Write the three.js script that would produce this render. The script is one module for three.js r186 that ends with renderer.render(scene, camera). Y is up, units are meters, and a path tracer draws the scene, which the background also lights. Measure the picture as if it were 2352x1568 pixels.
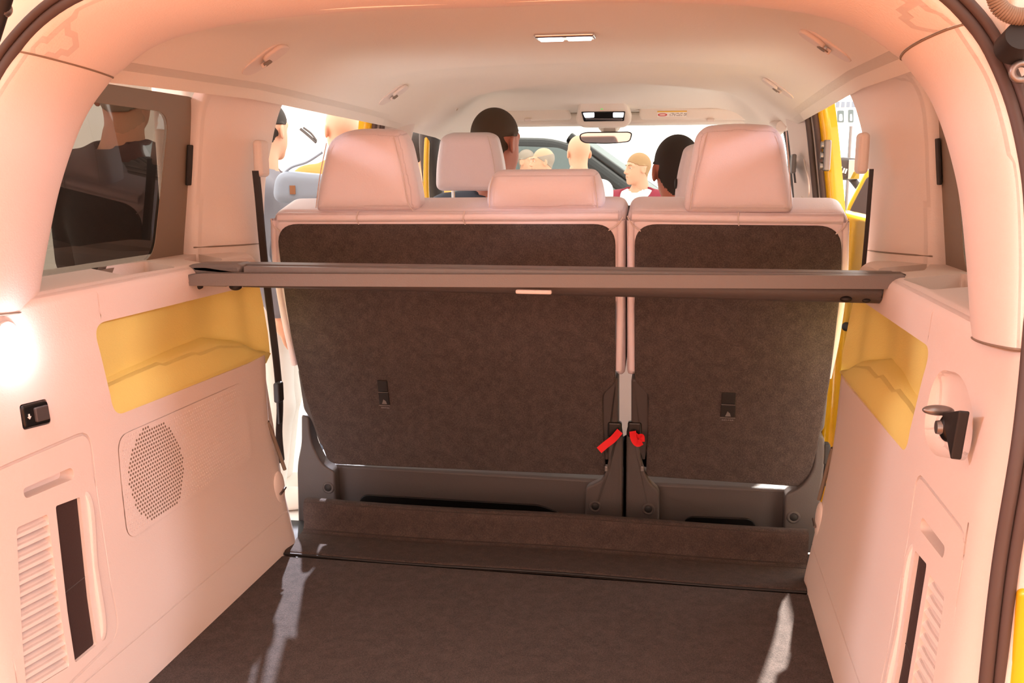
import * as THREE from 'three';
import { mergeGeometries, mergeVertices, toCreasedNormals } from 'three/addons/utils/BufferGeometryUtils.js';
import { RoundedBoxGeometry } from 'three/addons/geometries/RoundedBoxGeometry.js';
import { RectAreaLightUniformsLib } from 'three/addons/lights/RectAreaLightUniformsLib.js';
import { Brush, Evaluator, SUBTRACTION, INTERSECTION } from 'three-bvh-csg';

// ---------------------------------------------------------------- camera, sky, lights, exposure
const scene = new THREE.Scene();
const renderer = new THREE.WebGLRenderer({ antialias: true });
renderer.toneMapping = THREE.LinearToneMapping;
renderer.toneMappingExposure = 1.06;
renderer.shadowMap.enabled = true;
RectAreaLightUniformsLib.init();

// load floor is y = 0, x = 0 is the van's centre line, the lens stands at z = 0 looking to -z
const EYE = new THREE.Vector3(0.305, 0.866, 0), FOCAL = 2152.66;
const camera = new THREE.PerspectiveCamera(2 * Math.atan(784 / FOCAL) * 180 / Math.PI, 2352 / 1568, 0.05, 200);
const TURN = new THREE.Matrix4().set(
  0.98399085, -0.02877432, 0.17588076, 0,
  -0.00251864, 0.98453634, 0.17516236, 0,
  -0.17820117, -0.17280114, 0.96870228, 0, 0, 0, 0, 1);
camera.position.copy(EYE);
camera.quaternion.setFromRotationMatrix(TURN);
scene.add(camera);

const HALL = -0.63;                                   // hall floor below the load floor
scene.background = new THREE.Color(1.08, 1.0, 0.92).multiplyScalar(3.3);   // the white, over-exposed hall

// ---------------------------------------------------------------- small maths
const V = (x, y, z) => new THREE.Vector3(x, y, z);
const deg = (a) => a * Math.PI / 180;
let seed = 7; const rnd = () => { seed = (seed * 1664525 + 1013904223) >>> 0; return seed / 4294967296; };
const clamp = (x, a, b) => Math.min(b, Math.max(a, x));
const mix = (a, b, t) => a + (b - a) * t;
const smooth = (a, b, x) => { const t = clamp((x - a) / (b - a), 0, 1); return t * t * (3 - 2 * t); };
// sight lines that were measured on the photograph, cut with the real surface that they meet
const ray = (px, py) => V(px - 1176, 784 - py, -FOCAL).applyMatrix4(TURN);
const atD = (px, py, d) => { const r = ray(px, py); return r.multiplyScalar(d / -r.z).add(EYE); };
const atX = (px, py, x) => { const r = ray(px, py); return r.multiplyScalar((x - EYE.x) / r.x).add(EYE); };
const atY = (px, py, y) => { const r = ray(px, py); return r.multiplyScalar((y - EYE.y) / r.y).add(EYE); };
const linear = (tab, x) => { let i = 0; while (i < tab.length - 2 && x > tab[i + 1][0]) i++; const [a, b] = [tab[i], tab[i + 1]]; return mix(a[1], b[1], (x - a[0]) / (b[0] - a[0])); };
const eased = (tab, x) => { let i = 0; x = clamp(x, tab[0][0], tab[tab.length - 1][0]); while (i < tab.length - 2 && x > tab[i + 1][0]) i++; const [a, b] = [tab[i], tab[i + 1]]; return mix(a[1], b[1], smooth(a[0], b[0], x)); };

// ---------------------------------------------------------------- textures
function noiseTexture(n, make, srgb, repeat) {
  const data = new Uint8Array(n * n * 4);
  for (let y = 0; y < n; y++) for (let x = 0; x < n; x++) { const c = make(x, y, n); const o = (y * n + x) * 4; for (let k = 0; k < 3; k++) data[o + k] = clamp(Array.isArray(c) ? c[k] : c, 0, 255); data[o + 3] = 255; }
  const t = new THREE.DataTexture(data, n, n); t.wrapS = t.wrapT = THREE.RepeatWrapping; t.magFilter = THREE.LinearFilter; t.minFilter = THREE.LinearMipmapLinearFilter;
  if (srgb) t.colorSpace = THREE.SRGBColorSpace;
  t.repeat.set(repeat, repeat); t.needsUpdate = true; return t;
}
const hash = (x, y, s) => { let h = Math.imul(x, 374761393) + Math.imul(y, 668265263) + Math.imul(s, 2147483647); h = Math.imul(h ^ (h >>> 13), 1274126177); return ((h ^ (h >>> 16)) >>> 0) / 4294967296; };
function vnoise(x, y, per, s) { const x0 = Math.floor(x), y0 = Math.floor(y), fx = x - x0, fy = y - y0, u = fx * fx * (3 - 2 * fx), v = fy * fy * (3 - 2 * fy), m = (a) => ((a % per) + per) % per;
  return mix(mix(hash(m(x0), m(y0), s), hash(m(x0 + 1), m(y0), s), u), mix(hash(m(x0), m(y0 + 1), s), hash(m(x0 + 1), m(y0 + 1), s), u), v); }
const fine = (x, y, n, f, s) => vnoise(x / n * f, y / n * f, f, s);
const grainMap = noiseTexture(256, (x, y, n) => 255 * (0.5 * fine(x, y, n, 64, 1) + 0.5 * fine(x, y, n, 128, 2)), false, 8);
const clothMap = noiseTexture(256, (x, y, n) => 255 * (0.4 * fine(x, y, n, 128, 3) + 0.3 * fine(x, y, n, 40, 4) + 0.3 * hash(x, y, 5)), false, 6);
const carpetColor = noiseTexture(512, (x, y, n) => { const v = 0.45 * hash(x, y, 8) + 0.35 * fine(x, y, n, 200, 9) + 0.2 * fine(x, y, n, 24, 10); return [44 + 58 * v, 38 + 52 * v, 36 + 49 * v]; }, true, 3);
const carpetBump = noiseTexture(512, (x, y, n) => 255 * (0.6 * hash(x, y, 11) + 0.4 * fine(x, y, n, 160, 12)), false, 3);

// ---------------------------------------------------------------- materials
const std = (o) => new THREE.MeshStandardMaterial(o), phy = (o) => new THREE.MeshPhysicalMaterial(o);
const M = {
  trim: std({ color: 0xe6d9d0, roughness: 0.55, bumpMap: grainMap, bumpScale: 0.0002 }),
  liner: std({ color: 0xefe6da, roughness: 0.95, bumpMap: clothMap, bumpScale: 0.0004 }),
  leather: phy({ color: 0xe1d5d9, roughness: 0.48, bumpMap: grainMap, bumpScale: 0.0003, specularIntensity: 0.7 }),
  seam: std({ color: 0xd3c6c2, roughness: 0.7 }),
  yellow: std({ color: 0xf1e286, roughness: 0.5, bumpMap: grainMap, bumpScale: 0.0003 }),
  paint: phy({ color: 0xf0b912, roughness: 0.35, clearcoat: 1, clearcoatRoughness: 0.06 }),
  carpet: std({ color: 0xffffff, map: carpetColor, roughness: 1, bumpMap: carpetBump, bumpScale: 0.0012 }),
  carpet2: std({ color: 0xf0e4dc, map: carpetColor, roughness: 1, bumpMap: carpetBump, bumpScale: 0.001 }),
  dark: std({ color: 0x4a4442, roughness: 0.5, bumpMap: grainMap, bumpScale: 0.0002 }),
  darker: std({ color: 0x1c1918, roughness: 0.6 }),
  cover: std({ color: 0x716c6a, roughness: 0.45, bumpMap: grainMap, bumpScale: 0.0002 }),
  rubber: std({ color: 0x4e403c, roughness: 0.6 }),
  belt: std({ color: 0x3a3330, roughness: 0.9, bumpMap: clothMap, bumpScale: 0.0005 }),
  chrome: std({ color: 0xd8d8da, roughness: 0.15, metalness: 1 }),
  steel: std({ color: 0x8a8684, roughness: 0.35, metalness: 0.8 }),
  red: std({ color: 0xe0141c, roughness: 0.7 }),
  tint: phy({ color: 0xa8a29a, roughness: 0.02, transmission: 1, thickness: 0, ior: 1.5 }),
  clear: phy({ color: 0xf4f7f5, roughness: 0.01, transmission: 1, thickness: 0, ior: 1.5 }),
  frit: std({ color: 0x857565, roughness: 0.6 }),
  lamp: std({ color: 0xffffff, emissive: 0xf2f0ff, emissiveIntensity: 3.0 }),
  mirror: std({ color: 0xb0b0b0, roughness: 0.03, metalness: 1 }),
  skin: std({ color: 0xd6a184, roughness: 0.6 }), skinRed: std({ color: 0xb9735c, roughness: 0.6 }),
  hairDark: std({ color: 0x2e241d, roughness: 0.8 }), hairBrown: std({ color: 0x4a3a2c, roughness: 0.85 }), hairFair: std({ color: 0xa5825c, roughness: 0.85 }), hairGrey: std({ color: 0x9a8d80, roughness: 0.85 }),
  floorHall: std({ color: 0xd9d6d2, roughness: 0.6 }),
  white: std({ color: 0xf2f0ec, roughness: 0.5 }),
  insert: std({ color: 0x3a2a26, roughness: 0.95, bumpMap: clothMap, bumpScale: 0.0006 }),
  black: std({ color: 0x0c0b0b, roughness: 0.3 }),
};

// ---------------------------------------------------------------- objects, names, labels
const used = new Map();
const numbered = (n) => { const k = used.get(n) ?? 0; used.set(n, k + 1); return k ? n + '_' + String(k).padStart(3, '0') : n; };
const shade = (o) => o.traverse((m) => { m.castShadow = m.receiveShadow = true; });
function boxUV(g) {                                   // texture coordinates in metres from the side a face looks to
  const p = g.attributes.position, n = g.attributes.normal, uv = new Float32Array(p.count * 2);
  for (let i = 0; i < p.count; i++) { const ax = Math.abs(n.getX(i)), ay = Math.abs(n.getY(i)), az = Math.abs(n.getZ(i));
    const [a, b] = ax >= ay && ax >= az ? [p.getZ(i), p.getY(i)] : ay >= az ? [p.getX(i), p.getZ(i)] : [p.getX(i), p.getY(i)];
    uv[2 * i] = a; uv[2 * i + 1] = b; }
  g.setAttribute('uv', new THREE.BufferAttribute(uv, 2)); return g;
}
const plain = (g) => { g = g.index ? g.toNonIndexed() : g; for (const k of Object.keys(g.attributes)) if (!['position', 'normal', 'uv'].includes(k)) g.deleteAttribute(k); if (!g.attributes.normal) g.computeVertexNormals(); return g; };
function part(name, geos, mat, parent, label) {       // one mesh (its geometries merged) under its thing
  geos = (Array.isArray(geos) ? geos : [geos]).map((g) => boxUV(plain(g.clone())));
  const o = new THREE.Mesh(geos.length > 1 ? mergeGeometries(geos) : geos[0], mat);
  o.name = parent ? name : numbered(name); o.castShadow = o.receiveShadow = true;
  if (label) o.userData.label = label;
  (parent ?? scene).add(o); return o;
}
function thing(name, label, category, pos, group) {
  const o = new THREE.Group(); o.name = numbered(name); o.userData = { label, category }; if (group) o.userData.group = group;
  if (pos) o.position.copy(pos); scene.add(o); return o;
}
function structure(name, label, category, geos, mat) {
  const o = geos ? part(name, geos, mat) : thing(name, label, category);
  Object.assign(o.userData, { label, category, kind: 'structure' }); return o;
}
const moved = (g, x, y, z) => g.clone().translate(x, y, z);
function mirrored(g) {                                // the same piece for the other side of the van
  g = plain(g.clone()); const p = g.attributes.position, n = g.attributes.normal;
  for (let i = 0; i < p.count; i++) { p.setX(i, -p.getX(i)); n.setX(i, -n.getX(i)); }
  for (let i = 0; i < p.count; i += 3) for (const a of Object.values(g.attributes)) for (let k = 0; k < a.itemSize; k++) { const t = a.array[(i + 1) * a.itemSize + k]; a.array[(i + 1) * a.itemSize + k] = a.array[(i + 2) * a.itemSize + k]; a.array[(i + 2) * a.itemSize + k] = t; }
  return g;
}

// ---------------------------------------------------------------- shapes
const box = (w, h, d, r = 0.004, s = 2) => new RoundedBoxGeometry(w, h, d, s, Math.min(r, w / 2.01, h / 2.01, d / 2.01));
const curve = (pts, closed = false, tension = 0.5) => new THREE.CatmullRomCurve3(pts, closed, 'centripetal', tension);
const tube = (pts, r, n = 48, m = 8, closed = false) => new THREE.TubeGeometry(curve(pts, closed), n, r, m, closed);
function rod(a, b, r0, r1 = r0, m = 16) { const d = b.clone().sub(a), g = new THREE.CylinderGeometry(r1, r0, d.length(), m); g.applyQuaternion(new THREE.Quaternion().setFromUnitVectors(V(0, 1, 0), d.clone().normalize())); const c = a.clone().add(b).multiplyScalar(0.5); return g.translate(c.x, c.y, c.z); }
function sheet(rows, close) {                          // smooth surface through rows of points
  const n = rows[0].length, pos = [], idx = [];
  rows.forEach((r) => r.forEach((p) => pos.push(p.x, p.y, p.z)));
  for (let j = 0; j < rows.length - 1; j++) for (let i = 0; i < (close ? n : n - 1); i++) { const a = j * n + i, b = j * n + (i + 1) % n; idx.push(a, b, a + n, b, b + n, a + n); }
  const g = new THREE.BufferGeometry(); g.setAttribute('position', new THREE.Float32BufferAttribute(pos, 3)); g.setIndex(idx); g.computeVertexNormals(); return g;
}
const resample = (pts, n) => { const c = curve(pts); return Array.from({ length: n + 1 }, (_, i) => c.getPoint(i / n)); };
function refine(rows, nu, nv) {                        // rows of a few control points -> a fine smooth grid
  const wide = rows.map((r) => resample(r, nu)), out = Array.from({ length: nv + 1 }, () => []);
  for (let i = 0; i <= nu; i++) resample(wide.map((r) => r[i]), nv).forEach((p, j) => out[j].push(p));
  return out;
}
function thick(rows, off) {                            // closed solid: the sheet and its copy moved by off(p, normal)
  const g = sheet(rows), nrm = g.attributes.normal, n = rows[0].length;
  const back = rows.map((r, j) => r.map((p, i) => { const k = j * n + i; return off(p, V(nrm.getX(k), nrm.getY(k), nrm.getZ(k))); }));
  const flip = (s) => { const x = s.index.array; for (let i = 0; i < x.length; i += 3) { const t = x[i]; x[i] = x[i + 1]; x[i + 1] = t; } s.computeVertexNormals(); return s; };
  const last = rows.length - 1, col = (a, i) => a.map((r) => r[i]);
  return mergeGeometries([sheet(rows), flip(sheet(back)), sheet([back[0], rows[0]]), sheet([rows[last], back[last]]), flip(sheet([col(back, 0), col(rows, 0)])), flip(sheet([col(rows, n - 1), col(back, n - 1)]))].map(plain));
}
function outline(pts, r) {                             // polygon with rounded corners; a point may bring its own radius
  const s = new THREE.Shape(), n = pts.length;
  pts.forEach((p, i) => { const a = pts[(i + n - 1) % n], b = pts[(i + 1) % n], P = new THREE.Vector2(p[0], p[1]), A = new THREE.Vector2(a[0], a[1]).sub(P), B = new THREE.Vector2(b[0], b[1]).sub(P), k = Math.min(p[2] ?? r, A.length() * 0.48, B.length() * 0.48);
    const q = P.clone().addScaledVector(A.normalize(), k), t = P.clone().addScaledVector(B.normalize(), k);
    i ? s.lineTo(q.x, q.y) : s.moveTo(q.x, q.y); if (k > 0) s.quadraticCurveTo(P.x, P.y, t.x, t.y); });
  s.closePath(); return s;
}
const slab = (shape, depth, bevel = 0.003, steps = 1, seg = 3) => new THREE.ExtrudeGeometry(shape, { depth: Math.max(depth - 2 * bevel, 0.0001), bevelEnabled: bevel > 0, bevelThickness: bevel, bevelSize: bevel, bevelOffset: -bevel, bevelSegments: seg, steps, curveSegments: 8 }).translate(0, 0, bevel);
// a plane in the van: 2-d coordinates of a sight line on it, and shapes laid on it
function plane(o, u, v) {
  u = u.clone().normalize(); const n = u.clone().cross(v).normalize(); v = n.clone().cross(u);
  const m = new THREE.Matrix4().makeBasis(u, v, n).setPosition(o);
  return { o, u, v, n, m, hit(px, py, off = 0) { const r = ray(px, py), q = o.clone().addScaledVector(n, off).sub(EYE), p = r.multiplyScalar(q.dot(n) / r.dot(n)).add(EYE).sub(o); return [p.dot(u), p.dot(v)]; },
    pts(list) { return list.map(([x, y, r]) => { const p = this.hit(x, y); return r === undefined ? p : [...p, r]; }); },
    lay(g, off = 0) { return g.clone().translate(0, 0, off).applyMatrix4(m); }, at(a, b, c = 0) { return V(a, b, c).applyMatrix4(m); } };
}
// distance fields
function nets(f, lo, hi, cell) {                       // surface where f changes sign, smooth normals
  const nx = Math.ceil((hi.x - lo.x) / cell) + 1, ny = Math.ceil((hi.y - lo.y) / cell) + 1, nz = Math.ceil((hi.z - lo.z) / cell) + 1, d = new Float32Array(nx * ny * nz), id = new Int32Array(nx * ny * nz).fill(-1), at = (i, j, k) => (k * ny + j) * nx + i;
  for (let k = 0; k < nz; k++) for (let j = 0; j < ny; j++) for (let i = 0; i < nx; i++) d[at(i, j, k)] = f(lo.x + i * cell, lo.y + j * cell, lo.z + k * cell);
  const pos = [], idx = [];
  for (let k = 0; k < nz - 1; k++) for (let j = 0; j < ny - 1; j++) for (let i = 0; i < nx - 1; i++) {
    let sx = 0, sy = 0, sz = 0, c = 0;
    for (const [a, b, e, a2, b2, e2] of EDGES) { const p = d[at(i + a, j + b, k + e)], q = d[at(i + a2, j + b2, k + e2)]; if ((p < 0) !== (q < 0)) { const t = p / (p - q); sx += a + (a2 - a) * t; sy += b + (b2 - b) * t; sz += e + (e2 - e) * t; c++; } }
    if (c) { id[at(i, j, k)] = pos.length / 3; pos.push(lo.x + (i + sx / c) * cell, lo.y + (j + sy / c) * cell, lo.z + (k + sz / c) * cell); }
  }
  const quad = (a, b, c, e, flip) => flip ? idx.push(a, c, b, a, e, c) : idx.push(a, b, c, a, c, e);
  for (let k = 1; k < nz - 1; k++) for (let j = 1; j < ny - 1; j++) for (let i = 1; i < nx - 1; i++) { const s = d[at(i, j, k)] < 0;
    if (s !== (d[at(i + 1, j, k)] < 0)) quad(id[at(i, j - 1, k - 1)], id[at(i, j, k - 1)], id[at(i, j, k)], id[at(i, j - 1, k)], !s);
    if (s !== (d[at(i, j + 1, k)] < 0)) quad(id[at(i - 1, j, k - 1)], id[at(i - 1, j, k)], id[at(i, j, k)], id[at(i, j, k - 1)], !s);
    if (s !== (d[at(i, j, k + 1)] < 0)) quad(id[at(i - 1, j - 1, k)], id[at(i, j - 1, k)], id[at(i, j, k)], id[at(i - 1, j, k)], !s); }
  const g = new THREE.BufferGeometry(); g.setAttribute('position', new THREE.Float32BufferAttribute(pos, 3)); g.setIndex(idx); g.computeVertexNormals(); return g;
}
const EDGES = []; for (let a = 0; a < 8; a++) for (let b = a + 1; b < 8; b++) { const x = a ^ b; if (x === 1 || x === 2 || x === 4) EDGES.push([a & 1, (a >> 1) & 1, a >> 2, b & 1, (b >> 1) & 1, b >> 2]); }
const smin = (a, b, k) => { const h = Math.max(k - Math.abs(a - b), 0) / k; return Math.min(a, b) - h * h * k / 4; };
const capsule = (x, y, z, a, b, r0, r1) => { const dx = b[0] - a[0], dy = b[1] - a[1], dz = b[2] - a[2], px = x - a[0], py = y - a[1], pz = z - a[2], t = clamp((px * dx + py * dy + pz * dz) / (dx * dx + dy * dy + dz * dz || 1), 0, 1); return Math.hypot(px - dx * t, py - dy * t, pz - dz * t) - mix(r0, r1, t); };
const ellip = (x, y, z, c, r) => { const a = (x - c[0]) / r[0], b = (y - c[1]) / r[1], e = (z - c[2]) / r[2], k = Math.hypot(a, b, e), q = Math.hypot(a / r[0], b / r[1], e / r[2]); return k * (k - 1) / (q || 1e-6); };
function polyDistance(poly, x, y) { let d = 1e9, inside = false; for (let i = 0, j = poly.length - 1; i < poly.length; j = i++) { const [ax, ay] = poly[i], [bx, by] = poly[j], ex = bx - ax, ey = by - ay, wx = x - ax, wy = y - ay, t = clamp((wx * ex + wy * ey) / (ex * ex + ey * ey || 1), 0, 1); d = Math.min(d, Math.hypot(wx - ex * t, wy - ey * t)); if ((ay > y) !== (by > y) && x < (bx - ax) * (y - ay) / (by - ay) + ax) inside = !inside; } return inside ? -d : d; }
function pad(poly, z0, z1, r, cell, bulge = 0) {       // upholstered block: outline, front and back, round edge
  const xs = poly.map((p) => p[0]), ys = poly.map((p) => p[1]), c = (z0 + z1) / 2, h = (z1 - z0) / 2;
  return nets((x, y, z) => { const d2 = polyDistance(poly, x, y), w = d2 + r, hh = h + bulge * (1 - Math.exp(Math.min(d2, 0) / 0.05)), v = Math.abs(z - c) - hh + r; return Math.min(Math.max(w, v), 0) + Math.hypot(Math.max(w, 0), Math.max(v, 0)) - r; },
    V(Math.min(...xs) - 2 * cell, Math.min(...ys) - 2 * cell, z0 - bulge - 2 * cell), V(Math.max(...xs) + 2 * cell, Math.max(...ys) + 2 * cell, z1 + bulge + 2 * cell), cell);
}

// ---------------------------------------------------------------- hall lamps behind the open tailgate
function hallLamp(label, at, aim, color, power, cone, soft = 3) {
  const t = thing('hall_spotlight', label, 'lamp'), d = aim.clone().sub(at).normalize(), q = new THREE.Quaternion().setFromUnitVectors(V(0, -1, 0), d), put = (g) => g.applyQuaternion(q).translate(at.x, at.y, at.z);
  part('can', put(new THREE.CylinderGeometry(0.10, 0.16, 0.32, 32, 1, true).translate(0, 0.1, 0)), M.dark, t);
  part('lens', put(new THREE.CylinderGeometry(0.14, 0.14, 0.01, 32).translate(0, -0.04, 0)), M.lamp, t);
  const s = new THREE.SpotLight(color, power, 0, cone, 0.4, 2); s.position.copy(at).addScaledVector(d, 0.07); s.target.position.copy(aim); s.castShadow = true; s.shadow.radius = soft; s.name = 'hall_spotlight_light'; scene.add(s, s.target);
}
hallLamp('hall spotlight high behind the van on the right', V(4.4, 2.5, 0.3), V(-0.6, 0.3, -1.6), 0xf6f0ff, 26, 0.35, 9);
hallLamp('hall spotlight high behind the van on the left', V(-4.4, 2.5, 0.3), V(0.6, 0.3, -1.6), 0xf6f0ff, 26, 0.35, 9);
// two narrow spots far ahead, whose beams reach the load floor through the gaps beside the bench
hallLamp('hall profile spotlight high ahead of the van on the left', V(-2.77, 3.76, -7.7), V(-0.60, 0.28, -2.1), 0xf4f2ff, 600, 0.055);
hallLamp('hall profile spotlight high ahead of the van on the right', V(2.24, 5.3, -6.8), V(0.60, 0.30, -2.1), 0xfff4ea, 1500, 0.055);
{ // warm fill panel added out of view, with coral bounce walls and carpet
  const t = thing('fill_panel', 'unseen warm orange fill panel added behind the tailgate', 'lamp');
  part('panel', moved(box(10.6, 3.2, 0.05, 0.01), 0.2, 1.15, 4.03), std({ color: 0xffffff, emissive: 0xffa468, emissiveIntensity: 0.4 }), t);
  part('frame', [moved(box(10.8, 0.08, 0.1), 0.2, 2.8, 4.03), moved(box(10.8, 0.14, 0.3), 0.2, HALL + 0.07, 4.03), moved(box(10.8, 4.6, 0.05), 0.2, 1.7, 4.1)], M.dark, t);
  const l = new THREE.RectAreaLight(0xffa468, 0.95, 10.6, 3.2); l.position.set(0.2, 1.15, 3.98); l.lookAt(0.2, 1.15, -5); l.name = 'fill_panel_light'; scene.add(l);
  const coral = std({ color: 0xe39058, roughness: 0.9 }), red = std({ color: 0xd98a5a, roughness: 1, bumpMap: carpetBump, bumpScale: 0.001 });  // unseen coral walls and carpet, added to bounce warm light
  structure('bounce_wall', 'unseen coral bounce wall added at the left behind the van', 'partition', moved(box(0.08, 4.6, 4.9), -5.2, 1.7, 1.6), coral);
  structure('bounce_wall', 'unseen coral bounce wall added at the right behind the van', 'partition', moved(box(0.08, 4.6, 4.9), 5.6, 1.7, 1.6), coral);
  structure('bounce_carpet', 'unseen coral bounce carpet added behind the van', 'carpet', moved(box(10.6, 0.02, 5.2, 0.005), 0.2, HALL + 0.012, 1.45), red);
}
{ // the open tailgate overhead
  const t = thing('tailgate', 'open tailgate raised above the load opening', 'tailgate');
  part('inner_panel', thick(refine([[V(-0.7, 1.25, -1.2), V(0, 1.3, -1.2), V(0.7, 1.25, -1.2)], [V(-0.74, 1.5, -0.5), V(0, 1.54, -0.5), V(0.74, 1.5, -0.5)], [V(-0.74, 1.62, 0.1), V(0, 1.66, 0.1), V(0.74, 1.62, 0.1)]], 12, 12), (p) => p.clone().add(V(0, 0.06, 0))), M.trim, t);
}

// ================================================================ the van's shell
// half width of the load space over the height of the side trim
const WALL = [[-0.05, 0.583], [0, 0.584], [0.09, 0.596], [0.2, 0.612], [0.36, 0.628], [0.5, 0.637], [0.58, 0.648], [0.62, 0.656], [0.66, 0.66], [0.8, 0.672]];
const wallX = (y) => linear(WALL, y);
function atWall(px, py, s) { let x = 0.63 * s, p; for (let i = 0; i < 12; i++) { p = atX(px, py, x); x = s * wallX(clamp(p.y, -0.05, 0.8)); } return p; }
const dy = (px, py, s) => { const p = atWall(px, py, s); return [-p.z, p.y]; };
const dys = (list, s) => list.map(([x, y, r]) => { const p = dy(x, y, s); return r === undefined ? p : [...p, r]; });
const onWall = (d, y, off = 0, s = 1) => V(s * (wallX(y) + off), y, -d);
// a prism across the wall: outline in (depth, height), from x0 to x1, for the side s = +1
const ACROSS = new THREE.Matrix4().set(0, 0, 1, 0, 0, 1, 0, 0, -1, 0, 0, 0, 0, 0, 0, 1);
const across = (shape, x0, x1) => new THREE.ExtrudeGeometry(shape, { depth: x1 - x0, bevelEnabled: false, curveSegments: 10 }).applyMatrix4(ACROSS).translate(x0, 0, 0);
const csg = new Evaluator(); csg.attributes = ['position', 'normal']; csg.useGroups = false;
const brush = (g) => { g = plain(g); g.deleteAttribute('uv'); const b = new Brush(g); b.updateMatrixWorld(); return b; };
const cut = (g, tools) => { let a = brush(g); for (const t of tools) { a = csg.evaluate(a, brush(t), SUBTRACTION); } return a.geometry; };
const common = (g, t) => csg.evaluate(brush(g), brush(t), INTERSECTION).geometry;

// ---- floor
{
  const f = structure('floor', 'dark brown-grey carpet on the load floor behind the rear seats', 'floor');
  f.userData.label = 'dark charcoal carpet covering the load floor between the side trims';
  part('carpet', moved(box(1.19, 0.03, 0.93, 0.006), 0, -0.015, -1.457), M.carpet, f);
  part('sub_floor', moved(box(1.22, 0.05, 2.6, 0.01), 0, -0.36, -3.5), M.carpet2, f);
  part('load_floor_pan', moved(box(1.5, 0.06, 1.25, 0.01), 0, -0.07, -1.62), M.darker, f);
}
// ---- side trims
const EDGE = dys([[690, 1225], [672, 1150], [658, 1083], [640, 1010], [631, 960], [626, 880], [622, 792], [612, 700], [606, 648]], -1), EDGE2 = dys([[1868, 1222], [1895, 1060], [1915, 970], [1940, 880], [1965, 700]], 1);
const FRONT = [[-0.05, EDGE[0][0]], ...EDGE.map(([d, y]) => [y, d + 0.004]), [0.75, EDGE[8][0] + 0.01]].sort((a, b) => a[0] - b[0]);
function wallRows(d0, d1, n, off = 0) {
  const ys = []; for (let y = -0.05; y < 0.655; y += 0.0141) ys.push(y);
  const rows = [];
  for (let j = 0; j <= n; j++) {
    const t = j / n;
    const at = (y) => { const d = mix(d0, d1 ?? linear(FRONT, y), t), rear = d < 1.075 ? (1.075 - d) / 0.075 : 0, lead = clamp((d - linear(FRONT, y) + 0.05) / 0.05, 0, 1); return [d, rear * rear * 0.035 + lead * lead * 0.022]; };
    const r = ys.map((y) => { const [d, o] = at(y); return V(wallX(y) + o + off, y, -d); });
    // rounded edge over to the shelf, then the shelf itself outward to the window
    for (let k = 0; k <= 6; k++) { const a = Math.PI / 2 * k / 6, [d, o] = at(0.69); r.push(V(wallX(0.66) + o + off + 0.026 * (1 - Math.cos(a)), 0.662 + 0.026 * Math.sin(a), -d)); }
    for (const x of [0.72, 0.76, 0.8, 0.84, 0.9]) { const [d] = at(0.69); r.push(V(x, 0.688, -d)); }
    r.push(V(0.9, 0.3, -at(0.3)[0]), V(0.9, -0.05, -at(-0.05)[0]));
    rows.push(r);
  }
  return rows;
}
function wallSolid() {
  const rows = wallRows(1.0, null, 48), g = sheet(rows, true), cap = (r, flip) => { const c = r.map((p) => new THREE.Vector2(p.x, p.y)), tri = THREE.ShapeUtils.triangulateShape(c, []), pos = []; for (const t of tri) for (const k of (flip ? [t[0], t[2], t[1]] : t)) pos.push(r[k].x, r[k].y, r[k].z); const q = new THREE.BufferGeometry(); q.setAttribute('position', new THREE.Float32BufferAttribute(pos, 3)); q.computeVertexNormals(); return q; };
  const all = mergeGeometries([plain(g), cap(rows[0], false), cap(rows[rows.length - 1], true)].map((q) => { q = plain(q); q.deleteAttribute('uv'); return q; }));
  return toCreasedNormals(all, 0.7);
}
const POCKET = dys([[212, 745, 0.035], [606, 648, 0.012], [622, 792, 0.03], [578, 832, 0.02], [262, 957, 0.03]], -1);
POCKET[1] = [2.3, POCKET[1][1] - 0.002, 0]; POCKET[2] = [2.3, POCKET[2][1], 0];
const LID = dys([[40, 1040, 0.03], [205, 988, 0.03], [276, 1455, 0.035], [150, 1590, 0.03]], -1);
LID[0] = [LID[1][0] - 0.235, LID[1][1], 0.03]; LID[3] = [LID[2][0] - 0.235, LID[2][1] - 0.02, 0.03];
const SLOT = dys([[128, 1162], [184, 1141], [223, 1480], [173, 1522]], -1);
const LOUVRE = dys([[38, 1212], [110, 1180], [160, 1530], [62, 1590]], -1);
const GRIP = dys([[52, 1122], [166, 1072], [172, 1098], [58, 1146]], -1);
const SEAMS = [
  [...Array.from({ length: 9 }, (_, i) => [1.12 + i * 0.106, 0.087]), [2.0, 0.087], [2.03, 0.11], [2.04, 0.17]],
  dys([[222, 655], [226, 690], [230, 722]], -1),
];
const groove = (pts, r, closed) => tube(pts.map(([d, y]) => onWall(d, y)), r, closed ? 120 : 60, 6, closed);
const shapePts = (poly, r) => outline(poly, r).getPoints(8).map((p) => [p.x, p.y]);
const SCOOP = dys([[2118, 985, 0.04], [2152, 840, 0.05], [2215, 850, 0.05], [2240, 960, 0.05], [2225, 1060, 0.03], [2140, 1045, 0.04]], 1);
const shelfHole = (list, y, h) => { const p = list.map(([a, b]) => atY(a, b, 0.688)).map((q) => [-q.x, q.z, 0.012]), s = outline(p, 0.012); return new THREE.ExtrudeGeometry(s, { depth: h, bevelEnabled: false, curveSegments: 5 }).applyMatrix4(new THREE.Matrix4().set(1, 0, 0, 0, 0, 0, -1, 0, 0, 1, 0, 0, 0, 0, 0, 1)).translate(0, 0.70, 0); };
const TRAY = [[206, 616], [338, 600], [404, 613], [287, 632]], TRAY2 = [[420, 596], [452, 583], [512, 594], [470, 604]];
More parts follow.
